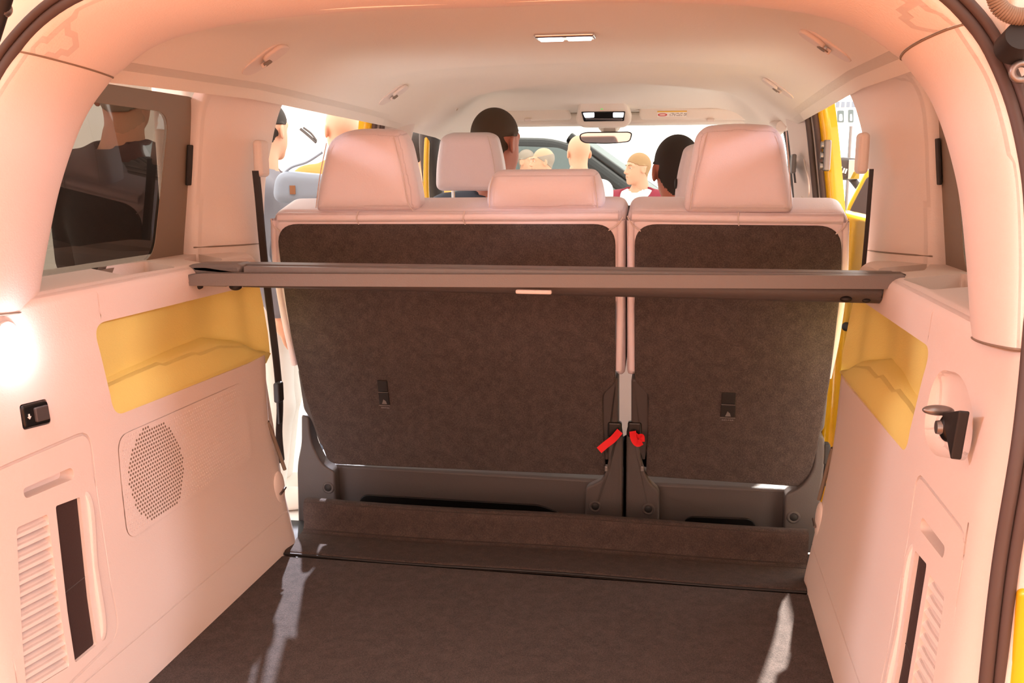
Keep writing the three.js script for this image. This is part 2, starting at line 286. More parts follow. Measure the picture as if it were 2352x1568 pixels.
const wallBase = cut(wallSolid(), [
  across(outline(POCKET, 0.03), 0.5, 0.78),
  across(outline(SLOT, 0.004), 0.5, 0.72), across(outline(LOUVRE, 0.006), 0.5, 0.70), across(outline(GRIP, 0.014), 0.5, 0.655),
  groove(shapePts(LID, 0.03), 0.003, true), ...SEAMS.map((s) => groove(s, 0.0024)),
  shelfHole(TRAY, 0.688, 0.045), shelfHole(TRAY2, 0.688, 0.03),
]);
const [pd0, pd1] = [Math.min(...POCKET.map((p) => p[0])), 2.04];
// the yellow lining: how far it lies behind the trim, and the height of the fold between back and armrest
const DEPTH = [[pd0, 0.020], [pd0 + 0.12, 0.032], [pd0 + 0.35, 0.05], [pd1 - 0.2, 0.055], [pd1 - 0.08, 0.03], [pd1, 0.006]];
const CREASE = [[pd0, 0.523], [pd0 + 0.2, 0.527], [pd0 + 0.42, 0.528], [pd1 - 0.13, 0.505], [pd1 - 0.07, 0.474], [pd1, 0.45]];
function lining(lower) {
  const rows = [];
  for (let j = 0; j <= 50; j++) { const d = mix(pd0 - 0.02, pd1 - 0.012, j / 50), c = linear(CREASE, d), dep = eased(DEPTH, d), r = [];
    for (let i = 0; i <= 18; i++) { const t = i / 18; if (lower) { const y = mix(0.43, c, t), k = clamp((y - 0.462) / Math.max(c - 0.462, 0.01), 0, 1); r.push(V(wallX(y) + dep * (1 - Math.sqrt(Math.max(1 - k * k, 0))) * 0.98 + 0.0005 + (y < 0.462 ? (0.462 - y) * 0.6 : 0), y, -d)); } else { const y = mix(c, 0.64, t); r.push(V(wallX(y) + dep * (1 - 0.35 * t), y, -d)); } }
    rows.push(r); }
  return thick(rows, (p) => V(0.79, p.y, p.z));
}
const backLining = lining(false), armLining = lining(true);
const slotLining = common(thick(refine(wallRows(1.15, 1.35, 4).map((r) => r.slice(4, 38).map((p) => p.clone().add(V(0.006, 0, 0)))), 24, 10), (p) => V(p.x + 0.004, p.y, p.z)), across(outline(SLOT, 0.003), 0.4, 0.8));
function louvres(parent, s) {                          // slats of the vent beside the slot, each its own
  const [a, b, c, d] = LOUVRE, n = 14;
  for (let i = 0; i < n; i++) {
    const t = (i + 0.55) / n, top = [mix(a[0], d[0], t), mix(a[1], d[1], t)], end = [mix(b[0], c[0], t), mix(b[1], c[1], t)], h = Math.abs(d[1] - a[1]) / n;
    const rows = [];
    for (let k = 0; k <= 6; k++) { const u = k / 6, q = []; for (let m = 0; m <= 6; m++) { const w = m / 6, y = mix(top[1], end[1], u) + h * (0.46 - 0.86 * w), off = 0.013 * (1 - w) * (1 - w) + 0.0006 + 0.012 * Math.max(0, u - 0.6) * (1 - w); q.push(V(wallX(y) + off, y, -mix(top[0], end[0], u))); } rows.push(q); }
    const g = thick(rows, (p) => V(p.x + 0.004, p.y - 0.0015, p.z));
    part('slat', s > 0 ? g : mirrored(g), M.trim, parent);
  }
}
function sideTrim(s) {
  const f = s > 0 ? (g) => plain(g) : mirrored, side = s > 0 ? 'right' : 'left';
  const w = structure('wall_' + side, s > 0 ? 'right side trim of the load space, off-white, with yellow padded pocket and black hook' : 'left side trim of the load space, off-white, with speaker holes, switch and yellow padded pocket', 'side trim');
  let g = wallBase;
  if (s < 0) g = cut(g, [across(outline(dys([[44, 930, 0.006], [106, 915, 0.006], [117, 972, 0.006], [53, 988, 0.006]], -1), 0.006), 0.5, 0.655)]);
  else { g = cut(g, [pad(shapePts(SCOOP, 0.04), 0.56, 0.664, 0.022, 0.005).applyMatrix4(ACROSS)]); }
  part('trim_panel', f(g), M.trim, w);
  part('pocket_back', f(backLining), M.yellow, w, 'yellow padded back of the pocket');
  part('armrest', f(armLining), M.yellow, w, 'yellow padded armrest at the foot of the pocket');
  part('slot_insert', f(slotLining), M.insert, w, 'dark brown insert plate in the tall opening');  // thin dark brown plate just under the wall surface
  const mid = [mix(SLOT[0][1], SLOT[3][1], 0.55), mix(SLOT[0][0], SLOT[3][0], 0.55), mix(SLOT[1][0], SLOT[2][0], 0.55)];
  part('insert_seam', f(tube([onWall(mid[1], mid[0] - 0.004, 0.006), onWall(mid[2], mid[0], 0.006)], 0.0009, 10, 6)), M.dark, w);
  part('vent_lining', f(across(outline(LOUVRE, 0.002), 0.68, 0.70)), M.trim, w);
  const lid = new THREE.Group(); lid.name = 'vent'; w.add(lid); louvres(lid, s);
  part('slot_rim', f(tube([[SLOT[1][0] + 0.012, SLOT[1][1] + 0.006, 0.012], [SLOT[1][0] + 0.019, SLOT[1][1] - 0.006, 0.003], [mix(SLOT[1][0], SLOT[2][0], 0.5) + 0.02, mix(SLOT[1][1], SLOT[2][1], 0.5), 0.002], [SLOT[2][0] + 0.019, SLOT[2][1] + 0.006, 0.003], [SLOT[2][0] + 0.012, SLOT[2][1] - 0.006, 0.012]].map(([d, y, o]) => onWall(d, y, o)), 0.007, 60, 10)), M.trim, w);
  const tray = TRAY.map(([a, b]) => atY(a, b, 0.65));
  part('tray_mat', f(moved(box(0.035, 0.002, 0.05, 0.001), -tray[1].x - 0.02, 0.655, tray[1].z + 0.035)), M.darker, w, 'black mat in the shelf tray');
  // belt slit down the front slope
  part('belt_slit', f(moved(tube(dys([[616, 968], [628, 1000], [642, 1040], [655, 1078]], -1).map(([d, y]) => onWall(d, y, 0.001)), 0.0045, 24, 8), 0, 0, 0)), M.frit, w);
  const eye = onWall(1.965, 0.14, 0.004);
  part('lashing_cup', f(new THREE.SphereGeometry(0.035, 24, 16).scale(0.28, 1.35, 0.8).translate(eye.x, eye.y, eye.z)), M.trim, w);
  part('lashing_eye', f(rod(V(eye.x - 0.012, eye.y + 0.005, eye.z - 0.012), V(eye.x - 0.012, eye.y - 0.002, eye.z + 0.016), 0.003)), M.steel, w);
  return w;
}
const wallLeft = sideTrim(-1), wallRight = sideTrim(1);
// left: speaker field with its holes, switch, load lamp
{
  const FIELD = dys([[268, 1003, 0.03], [556, 876, 0.03], [578, 1050, 0.03], [292, 1242, 0.03]], -1);
  const panel = common(thick(refine(wallRows(1.3, 2.1, 8).map((r) => r.slice(8, 38)), 24, 40), (p) => V(p.x - 0.002, p.y, p.z)), across(outline(FIELD, 0.03), 0.4, 0.8));
  const sp = part('speaker_field', mirrored(panel), M.trim, wallLeft);
  // holes on a 6.5 mm grid: wide ones over the loudspeaker, fine ones over the rest of the field
  const poly = shapePts(FIELD, 0.03), c = [1.497, 0.336], spots = [[], []];
  for (let row = 0; row < 60; row++) for (let i = 0; i < 110; i++) { const d = 1.3 + (i + (row % 2) * 0.5) * 0.0078, y = 0.1 + row * 0.0067; if (polyDistance(poly, d, y) > -0.006) continue; const ring = Math.hypot((d - c[0]) / 0.088, (y - c[1]) / 0.09) < 1; spots[ring ? 0 : 1].push([d, y]); }
  const holes = (list, r, name, mat) => { const g = new THREE.CylinderGeometry(r, r, 0.002, 8).rotateZ(Math.PI / 2), im = new THREE.InstancedMesh(boxUV(plain(g)), mat, list.length); list.forEach(([d, y], k) => im.setMatrixAt(k, new THREE.Matrix4().makeTranslation(-(wallX(y) - 0.0016), y, -d))); im.name = name; im.userData.kind = 'stuff'; im.castShadow = im.receiveShadow = true; wallLeft.add(im); };
  holes(spots[0], 0.0023, 'speaker_holes', M.frit);
  holes(spots[1], 0.0011, 'pinholes', M.seam);
  const sw = plane(onWall(1.2, 0.52, 0, -1), V(0, 0, -1), V(-0.08, 1, 0));
  const q = sw.pts([[45, 932, 0.008], [105, 917, 0.008], [115, 971, 0.008], [54, 986, 0.008]]);
  const panelSwitch = thing('switch_panel', 'black push switch with small white arrow set in the left side trim', 'switch');
  part('frame', sw.lay(slab(outline(q, 0.008), 0.012, 0.004), -0.008), M.black, panelSwitch);
  const k = sw.pts([[71, 937, 0.003], [101, 929, 0.003], [106, 962, 0.003], [76, 970, 0.003]]);
  part('button', sw.lay(slab(outline(k, 0.003), 0.006, 0.002), 0.002), M.dark, panelSwitch);
  const a = sw.hit(61, 957), ar = new THREE.Shape([[0, -0.004], [0.004, 0], [0.0012, 0], [0.0012, 0.004], [-0.0012, 0.004], [-0.0012, 0], [-0.004, 0]].map(([x, y]) => new THREE.Vector2(a[0] + x, a[1] + y)));
  part('arrow_mark', sw.lay(slab(ar, 0.001, 0), 0.0042), M.white, panelSwitch);
  // load lamp: a lit lens in the trim above the switch
  const p = onWall(1.187, 0.627, -0.004, -1), lamp = thing('load_lamp', 'glowing white load lamp in the left side trim above the switch', 'lamp');
  part('lens', new THREE.SphereGeometry(1, 32, 20).scale(0.008, 0.026, 0.021).translate(p.x, p.y, p.z), M.lamp, lamp);
  part('bezel', new THREE.TorusGeometry(0.026, 0.003, 10, 40).rotateY(Math.PI / 2).scale(1, 1.15, 0.95).translate(p.x - 0.003, p.y, p.z), M.trim, lamp);
  const l = new THREE.PointLight(0xf4f2ff, 0.035, 0); l.position.set(p.x + 0.02, p.y, p.z); l.castShadow = true; l.shadow.radius = 0.6; l.name = 'load_lamp_light'; scene.add(l);
}
// right: black hook and strap pocket below the scoop
{
  const h = thing('bag_hook', 'black fold-out hook with chrome lever on the right side trim', 'hook');
  const a = atX(2122, 941, 0.60), b = atX(2188, 943, 0.635), r = atX(2180, 982, 0.628);
  const lever = new THREE.SphereGeometry(1, 28, 18).scale(0.5, 0.5, 0.5); const L = a.distanceTo(b);
  lever.scale(L * 1.1, 0.013, 0.018).applyQuaternion(new THREE.Quaternion().setFromUnitVectors(V(1, 0, 0), b.clone().sub(a).normalize())).translate((a.x + b.x) / 2, (a.y + b.y) / 2, (a.z + b.z) / 2);
  part('lever', lever, M.steel, h, 'polished lever');
  part('pivot', new THREE.SphereGeometry(1, 24, 16).scale(0.012, 0.018, 0.013).translate(r.x, r.y, r.z), M.black, h);
  part('cap', new THREE.CylinderGeometry(0.008, 0.009, 0.006, 20).rotateZ(Math.PI / 2).translate(r.x - 0.012, r.y, r.z), M.steel, h);
  const pl = plane(V(0.632, 0.57, -1.17), V(0, 0, 1), V(0.05, 1, 0));
  part('strap_pocket', pl.lay(slab(outline(pl.pts([[2186, 950, 0.004], [2229, 944, 0.004], [2208, 1058, 0.003]]), 0.003), 0.012, 0.002)), M.darker, h, 'black triangular pocket');
}

// ---- D-pillar trims, header over the tailgate, rubber seal
const INNER = [[0.690, 0.66, 1.295], [0.686, 0.692, 1.303], [0.681, 0.759, 1.324], [0.668, 0.86, 1.355], [0.637, 0.96, 1.385], [0.598, 1.02, 1.404], [0.53, 1.07, 1.42], [0.42, 1.10, 1.435], [0.22, 1.118, 1.45], [0, 1.121, 1.455]];
const OUTER = [[0.664, 0.68, 1.07], [0.667, 0.715, 1.085], [0.672, 0.78, 1.115], [0.672, 0.87, 1.155], [0.655, 0.97, 1.205], [0.621, 1.038, 1.234], [0.555, 1.095, 1.25], [0.44, 1.13, 1.26], [0.23, 1.15, 1.27], [0, 1.158, 1.275]];
const P3 = (a) => V(a[0], a[1], -a[2]);
const arch = INNER.map((a, i) => {                    // one row: return by the window, inner edge, swelling, outer edge, return by the seal
  const p = P3(a), q = P3(OUTER[i]), out = V(a[0] > 0.3 ? 1 : a[0] / 0.3, a[1] > 1.0 ? (a[1] - 1.0) / 0.14 : 0, 0).normalize(), m = p.clone().lerp(q, 0.35).addScaledVector(out, -0.022), m2 = p.clone().lerp(q, 0.72).addScaledVector(out, -0.021);
  return [p.clone().addScaledVector(out, 0.05).add(V(0, 0, -0.004)), p.clone().addScaledVector(out, 0.006).add(V(0, 0, -0.003)), p.clone().addScaledVector(out, -0.004), m, m2, q.clone().addScaledVector(out, -0.004), q.clone().addScaledVector(out, 0.012).add(V(0, 0, 0.006)), q.clone().addScaledVector(out, 0.05).add(V(0, 0, 0.004))];
});
{
  const fineRows = (rows) => refine(rows, 40, 60), solid = (rows) => thick(rows, (p, n) => p.clone().addScaledVector(n, p.x > -10 ? 0.004 : 0));
  const pillar = fineRows(arch.slice(0, 6)), n = pillar.length;
  const head = [...arch.slice(5), ...arch.slice(5, 9).reverse().map((r) => r.map((p) => V(-p.x, p.y, p.z)))];
  const hd = fineRows(head), gap = 0.0016;
  hd[0] = hd[0].map((p) => p.clone().add(V(-gap, gap, 0))); 
  const pg = sheet(pillar);
  structure('trim_1', 'off-white left rear pillar trim beside the dark rear side window', 'pillar trim', mirrored(pg), M.trim);
  structure('trim_2', 'off-white right rear pillar trim beside the brown door seal', 'pillar trim', pg, M.trim);
  structure('trim_3', 'off-white curved header trim over the tailgate opening', 'header trim', sheet(hd), M.trim);
  // dark gap lines where the trims meet
  const line = arch[5].slice(1, 7).map((p) => p.clone());
  for (const s of [-1, 1]) { const g = tube(resample(line, 30), 0.0016, 60, 6), g2 = tube(resample(arch[0].slice(1, 7).map((p) => p.clone()), 30), 0.0016, 60, 6); structure('trim_gap', s < 0 ? 'thin dark joint line across the left rear pillar trim' : 'thin dark joint line across the right rear pillar trim', 'joint', [s > 0 ? g : mirrored(g), s > 0 ? g2 : mirrored(g2)], M.frit); }
  // seal: two ribs of rubber round the opening
  const rail = [...[[0.628, -0.08, 1.02], [0.632, 0.2, 1.015], [0.636, 0.45, 1.018], [0.648, 0.6, 1.028]].map(P3), ...OUTER.slice(1).map(P3)];
  const round = [...rail, ...rail.slice(0, -1).reverse().map((p) => V(-p.x, p.y, p.z))];
  const shift = (o, dz) => round.map((p) => { const k = p.y > 0.95 ? (p.y - 0.95) / 0.16 : 0, out = V(Math.sign(p.x) * (Math.abs(p.x) > 0.3 ? 1 - 0.5 * Math.min(k, 1) : Math.abs(p.x) / 0.3 * 0.5), Math.min(k, 1), 0).normalize(); return p.clone().addScaledVector(out, o).add(V(0, 0, dz)); });
  const seal = thing('door_seal', 'brown-black rubber seal running round the tailgate opening', 'seal');
  part('inner_rib', tube(shift(0.0095, 0.003), 0.0075, 260, 12), M.rubber, seal);
  part('outer_rib', tube(shift(0.0215, 0.008), 0.006, 260, 12), M.rubber, seal);
  const flange = shift(0.026, 0.0), flange2 = shift(0.08, 0.016), flange3 = shift(0.3, -0.03), low = round.map((p) => p.y);
  const fr = refine([flange, flange2, flange3].map((r) => r.slice(3, -3)), 120, 8);
  structure('trim_4', 'white painted body flange outside the tailgate seal', 'body', thick(fr, (p, nn) => p.clone().addScaledVector(V(0, 0, -1), 0.05)), M.white);
}

// ---- headliner
const CROWN = [[0, 0], [0.2, 0.001], [0.35, 0.004], [0.46, 0.010], [0.52, 0.022], [0.557, 0.042], [0.60, 0.073], [0.635, 0.10], [0.65, 0.12]];
const ROOF = [[1.40, 1.112], [1.46, 1.12], [1.60, 1.139], [1.72, 1.1495], [1.80, 1.151], [2.1, 1.1495], [2.4, 1.147], [2.46, 1.1455], [2.54, 1.152], [2.64, 1.157], [2.72, 1.154], [2.85, 1.146], [2.96, 1.141], [3.02, 1.1455], [3.12, 1.160], [3.26, 1.171], [3.5, 1.172], [3.64, 1.160], [3.72, 1.145], [3.78, 1.130], [3.86, 1.12], [3.96, 1.113]];
const roofY = (d) => { const c = roofCurve; let i = 0; while (i < c.length - 2 && c[i + 1].x < d) i++; return mix(c[i].y, c[i + 1].y, clamp((d - c[i].x) / (c[i + 1].x - c[i].x), 0, 1)); };
const roofCurve = curve(ROOF.map(([d, y]) => V(d, y, 0))).getPoints(300);
const PLAIN = [[1.4, 1.135], [2.0, 1.150], [2.6, 1.146], [3.2, 1.138], [3.6, 1.128], [3.96, 1.10]];
const crownCurve = curve(CROWN.map(([x, y]) => V(x, y, 0))).getPoints(200), crownAt = (x) => { let i = 0; while (i < 199 && crownCurve[i + 1].x < x) i++; return mix(crownCurve[i].y, crownCurve[i + 1].y, clamp((x - crownCurve[i].x) / (crownCurve[i + 1].x - crownCurve[i].x), 0, 1)); };
const narrow = [[1.4, 0], [2.2, 0], [3.0, 0.005], [3.96, 0.02]];
const ceilingAt = (x, d) => { const a = Math.abs(x) + linear(narrow, d), k = smooth(0.60, 0.40, Math.abs(x)); return mix(linear(PLAIN, d), roofY(Math.max(d - x * x * (0.35 + 1.3 * smooth(2.75, 3.0, d) * smooth(3.8, 3.5, d)), 1.4)), k) - crownAt(Math.min(a, 0.65)); };
{
  const rows = [];
  for (let j = 0; j <= 150; j++) { const d = mix(1.40, 3.96, j / 150), r = []; for (let i = 0; i <= 80; i++) { const x = mix(-0.648, 0.648, i / 80); r.push(V(x, ceilingAt(x, d), -d)); } rows.push(r); }
  structure('ceiling', 'beige-white fabric headliner with shallow ribs over the whole cabin', 'headliner', thick(rows, (p) => V(p.x, Math.max(p.y, 1.06) + 0.05, p.z)), M.liner);
  structure('roof_shell', 'outer roof skin above the headliner', 'roof', [moved(box(1.5, 0.05, 2.9, 0.02), 0, 1.26, -2.67), ...[-1, 1].map((s) => moved(box(0.16, 0.14, 2.9, 0.03), s * 0.74, 1.20, -2.67)), moved(box(1.4, 0.09, 0.16, 0.02), 0, 1.22, -1.36)], M.white);
}
// ---- C-pillar trims
{
  const F = [[0.694, 0.66, 2.13], [0.695, 0.70, 2.137], [0.697, 0.78, 2.152], [0.70, 0.865, 2.18], [0.688, 0.935, 2.19], [0.664, 1.01, 2.187], [0.641, 1.055, 2.185], [0.628, 1.085, 2.19]].map(P3);
  const B = [[0.80, 0.66, 1.985], [0.80, 0.70, 1.985], [0.795, 0.78, 1.99], [0.787, 0.865, 1.995], [0.78, 0.935, 1.997], [0.765, 1.01, 1.995], [0.735, 1.055, 1.985], [0.69, 1.085, 1.97]].map(P3);
  const rows = F.map((f, i) => { const b = B[i]; return [f.clone().add(V(0.07, 0, -0.03)), f.clone().add(V(0.012, 0, -0.010)), f, f.clone().lerp(b, 0.3).add(V(-0.014, 0, 0.006)), f.clone().lerp(b, 0.68).add(V(-0.010, 0, 0.006)), b.clone().add(V(-0.004, 0, 0)), b.clone().add(V(0.03, 0, 0))]; });
  const g = sheet(refine(rows, 40, 50));
  for (const s of [-1, 1]) {
    structure(s < 0 ? 'trim_5' : 'trim_6', s < 0 ? 'off-white left middle pillar trim between the rear window and the sliding door' : 'off-white right middle pillar trim in front of the rear side window', 'pillar trim', s > 0 ? g : mirrored(g), M.trim);
    const joint = tube(F.slice(1, 2).concat(rows[1].slice(3, 6)).map((p) => p.clone().add(V(-0.001, 0.004, 0.001))), 0.0016, 40, 6);
    structure('trim_gap', s < 0 ? 'thin joint line under the left middle pillar trim' : 'thin joint line under the right middle pillar trim', 'joint', s > 0 ? joint : mirrored(joint), M.frit);
    const b = thing('rear_seat_belt', s < 0 ? 'dark seat belt hanging down beside the left end of the rear bench' : 'dark seat belt hanging beside the right end of the rear bench', 'seat belt');
    const gp = s < 0 ? atX(600, 364, -0.672) : atX(1980, 352, 0.668), guide = box(0.022, 0.085, 0.05, 0.01, 4).translate(gp.x, gp.y, gp.z);
    part('belt_guide', guide, M.trim, b, 'off-white belt guide');
    const line = (s < 0 ? [[592, 392], [598, 450], [604, 520], [612, 605], [622, 690], [632, 770], [641, 850], [647, 930], [645, 1000], [650, 1060]] : [[1998, 388], [1994, 440], [1988, 520], [1980, 610], [1972, 690], [1958, 790], [1940, 880]]).map(([u, v]) => atX(u, v, s * (s < 0 ? 0.668 : 0.676)));
    const wd = s < 0 ? 0.019 : 0.013, wg = thick(resample(line, 50).map((p) => [p.clone().add(V(s * 0.004, 0, wd)), p.clone().add(V(-s * 0.001, 0, 0)), p.clone().add(V(s * 0.004, 0, -wd))]), (p) => p.clone().add(V(s * 0.0014, 0, 0)));
    part('webbing', wg, M.belt, b);
    const bk = s < 0 ? atX(640, 900, -0.662) : atX(1897, 1040, 0.655);
    part('buckle', [moved(box(0.016, 0.05, 0.03, 0.005), bk.x, bk.y, bk.z), moved(box(0.006, 0.06, 0.018, 0.002), bk.x, bk.y - 0.05, bk.z)], M.darker, b, 'black belt buckle');
  }
}
// ---- rear side windows
for (const s of [-1, 1]) {
  const f = s > 0 ? (g) => plain(g) : mirrored, w = structure(s < 0 ? 'window_1' : 'window_2', s < 0 ? 'dark tinted left rear side window with rounded corners' : 'dark tinted right rear side window seen edge-on', 'window');
  const pl = plane(V(0.815, 0.69, 0), V(0, 0, -1), V(-0.11, 1, 0)), H = 0.372, o = outline([[1.12, -0.02, 0.03], [2.01, -0.02, 0.05], [2.02, H - 0.022, 0.04], [1.15, H - 0.022, 0.04]], 0.04);
  part('pane', f(pl.lay(slab(o, 0.004, 0.001), 0.01)), M.tint, w);
  const band = outline([[1.12, -0.02, 0.03], [2.01, -0.02, 0.05], [2.02, H - 0.022, 0.04], [1.15, H - 0.022, 0.04]], 0.04); band.holes.push(outline([[1.16, -0.012, 0.02], [1.86, -0.006, 0.05], [1.905, H - 0.062, 0.05], [1.2, H - 0.055, 0.05]], 0.05));
  part('frit_band', f(pl.lay(slab(band, 0.002, 0), 0.006)), M.frit, w, 'brown border band of the pane');
  part('clip', f(pl.lay(moved(box(0.02, 0.09, 0.006, 0.002), 1.985, 0.2, 0.0))), M.darker, w, 'black clip on the border band');
  structure('body_side', s < 0 ? 'yellow body panel below the left rear window' : 'yellow body panel below the right rear window', 'body', f(moved(box(0.04, 1.1, 1.2, 0.01), 0.93, 0.12, -1.6)), M.paint);
  structure('body_frame', s < 0 ? 'pale inner body frame round the left rear window' : 'pale inner body frame round the right rear window', 'body', [f(moved(box(0.10, 0.5, 0.12, 0.02), 0.87, 0.88, -2.11)), f(moved(box(0.16, 0.5, 0.14, 0.02), 0.85, 0.88, -1.1)), f(moved(box(0.1, 0.06, 1.1, 0.01), 0.86, 1.17, -1.6))], M.white);
}

// ================================================================ rear bench, carpet flap, load cover
const TILT = 0.25, SEAT = plane(V(0, 0.783, -2.095), V(1, 0, 0), V(0, 1, TILT));
const sp = (list) => SEAT.pts(list);
const poly2 = (list, r) => outline(list, r).getPoints(8).map((p) => [p.x, p.y]);
function headrest(parent, list, tiltPts, opt) {        // padded head restraint from its outline in the photo's front view
  const { d, depth, lean, posts, collar } = opt, pl = plane(V(0, 0.85, -d), V(1, 0, 0), V(0, 1, lean));
  const q = pl.pts(list), p = poly2(q, 0.03);
  const g = pad(p, -depth, depth * 0.9, 0.034, 0.0045, 0.012);
  part('cushion', pl.lay(g), M.leather, parent);
  const y0 = Math.min(...q.map((a) => a[1])), y1 = Math.max(...q.map((a) => a[1])), x0 = Math.min(...q.map((a) => a[0])), x1 = Math.max(...q.map((a) => a[0]));
  for (const s of opt.seams ?? []) { const c = s.map(([a, b, z]) => pl.at(mix(x0, x1, a), mix(y0, y1, b), z ?? depth * 0.9 + 0.006)); part('seam', tube(c, 0.0012, 40, 6), M.seam, parent); }
  for (const x of posts) { const px = mix(x0, x1, x); part('post', rod(pl.at(px, y0 + 0.03, -0.01), pl.at(px, y0 - collar - 0.06, -0.01), 0.006), M.chrome, parent); part('collar', moved(new THREE.CylinderGeometry(0.016, 0.021, 0.014, 24), 0, 0, 0).applyMatrix4(pl.m).translate(px, y0 - collar, -0.0), M.leather, parent); }
  return { pl, x0, x1, y0, y1 };
}
function bench(label, spec) {
  const t = thing('rear_bench', label, 'seat', V(spec.x, 0, -2.3)); t.position.set(0, 0, 0);
  const o = sp(spec.frame), p = poly2(o, 0.03);
  // upholstered frame, seen from behind
  part('backrest', SEAT.lay(pad(p, -0.14, 0.004, 0.028, 0.006)), M.leather, t);
  // padded roll across the top and down both edges
  for (const [k, r] of spec.rolls) part('piping_roll', tube(k.map(([a, b, c]) => { const [x, y] = SEAT.hit(a, b); return SEAT.at(x, y, c ?? -0.004); }), r, 60, 14), M.leather, t);
  for (const k of spec.folds) part('seam', tube(k.map(([a, b, c]) => { const [x, y] = SEAT.hit(a, b); return SEAT.at(x, y, c ?? 0.008); }), 0.0014, 30, 6), M.seam, t);
  const panel = outline(sp(spec.panel), 0.05);
  part('back_panel', SEAT.lay(slab(panel, 0.012, 0.005, 1, 4), -0.002), M.carpet, t, 'dark carpeted back panel');
  for (const k of spec.wings) part('side_cover', SEAT.lay(slab(outline(sp(k), 0.012), 0.05, 0.006), -0.046), M.dark, t, 'dark plastic side cover');
  // top-tether flap with its printed anchor sign
  const a = sp([[spec.tether[0] - 16, spec.tether[1] - 34], [spec.tether[0] + 16, spec.tether[1] + 30]]), cx = (a[0][0] + a[1][0]) / 2, w = a[1][0] - a[0][0], top = a[0][1], bot = a[1][1];
  const flap = new THREE.Group(); flap.name = 'tether_flap'; t.add(flap);
  part('upper_pocket', SEAT.lay(moved(box(w * 0.9, (top - bot) * 0.4, 0.004, 0.0015), cx, mix(top, bot, 0.2), 0.0115)), M.darker, flap);
  part('lower_pocket', SEAT.lay(moved(box(w * 0.95, (top - bot) * 0.42, 0.004, 0.0015), cx, mix(top, bot, 0.66), 0.0115)), M.darker, flap);
  part('edge', SEAT.lay(moved(box(w * 0.9, 0.0014, 0.006, 0.0006), cx, mix(top, bot, 0.42), 0.012)), M.steel, flap);
  const boat = new THREE.Shape([[-0.006, 0], [0.007, 0], [0.005, 0.008], [-0.001, 0.013]].map(([x, y]) => new THREE.Vector2(cx + x, mix(top, bot, 0.84) + y)));
  part('anchor_sign', [SEAT.lay(slab(boat, 0.001, 0), 0.0138), SEAT.lay(moved(box(w, 0.0016, 0.001, 0.0004), cx, mix(top, bot, 0.9), 0.0138)), ...[-0.32, -0.2, -0.08, 0.06, 0.2, 0.33].map((u) => SEAT.lay(moved(box(w * 0.1, 0.0026, 0.001, 0.0004), cx + u * w, mix(top, bot, 1.0), 0.011)))], M.cover, flap);
  return t;
}
const big = bench('wide two-place section of the rear bench with low middle headrest and tall left headrest', {
  x: -0.2, tether: [884, 902],
  frame: [[622, 486, 0.03], [1437, 483, 0.03], [1435, 868, 0.012], [1412, 866, 0.02], [1408, 700, 0.01], [1000, 900, 0.3], [690, 850, 0.02], [655, 760, 0.05], [626, 600, 0.05]],
  rolls: [
    [[[640, 500], [820, 500], [1000, 499], [1200, 498], [1420, 497]], 0.0125],
    [[[628, 505], [632, 600], [650, 720], [676, 838]], 0.0085],
    [[[1425, 505], [1424, 600], [1424, 720], [1421, 850]], 0.0095],
  ],
  folds: [[[824, 484, 0.004], [822, 500, 0.010], [826, 514, 0.006]], [[1068, 484, 0.004], [1066, 500, 0.010], [1070, 514, 0.006]], [[624, 500, 0.006], [630, 515, 0.009], [648, 530, 0.008]], [[1432, 496, 0.006], [1420, 512, 0.009], [1398, 527, 0.008]]],
  panel: [[636, 513, 0.055], [1414, 513, 0.05], [1414, 875, 0.01], [1384, 905, 0.01], [1392, 1088, 0.012], [757, 1062, 0.03], [700, 900, 0.05], [664, 740, 0.1]],
  wings: [[[684, 845], [712, 852], [736, 900], [742, 960], [752, 1030], [735, 1020], [716, 965], [698, 940]], [[1414, 866], [1384, 902], [1380, 1000], [1392, 1060], [1420, 1000], [1420, 870]]],
});
const small = bench('narrow single-place section of the rear bench with tall right headrest', {
  x: 0.45, tether: [1672, 930],
  frame: [[1439, 483, 0.03], [1952, 488, 0.03], [1948, 640, 0.05], [1928, 800, 0.05], [1908, 884, 0.015], [1880, 870, 0.02], [1640, 850, 0.2], [1470, 700, 0.02], [1462, 866, 0.012], [1439, 868, 0.012]],
  rolls: [
    [[[1452, 498], [1560, 500], [1700, 502], [1820, 503], [1936, 504]], 0.0125],
    [[[1942, 510], [1938, 640], [1920, 780], [1902, 868]], 0.0085],
    [[[1449, 505], [1450, 600], [1450, 720], [1452, 850]], 0.0095],
  ],
  folds: [[[1696, 486, 0.004], [1695, 502, 0.010], [1697, 518, 0.006]], [[1441, 494, 0.006], [1452, 512, 0.009], [1474, 530, 0.008]], [[1948, 500, 0.006], [1936, 520, 0.009], [1914, 538, 0.008]]],
  panel: [[1458, 513, 0.05], [1932, 517, 0.05], [1932, 640, 0.06], [1914, 800, 0.05], [1905, 872, 0.012], [1890, 960, 0.02], [1862, 1090, 0.03], [1842, 1114, 0.03], [1484, 1090, 0.012], [1490, 905, 0.01], [1458, 870, 0.01]],
  wings: [[[1902, 872], [1872, 895], [1862, 930], [1856, 1010], [1845, 1060], [1860, 1070], [1876, 1000], [1893, 985], [1899, 930]], [[1462, 868], [1490, 902], [1492, 1000], [1480, 1060], [1450, 1000], [1450, 870]]],
});
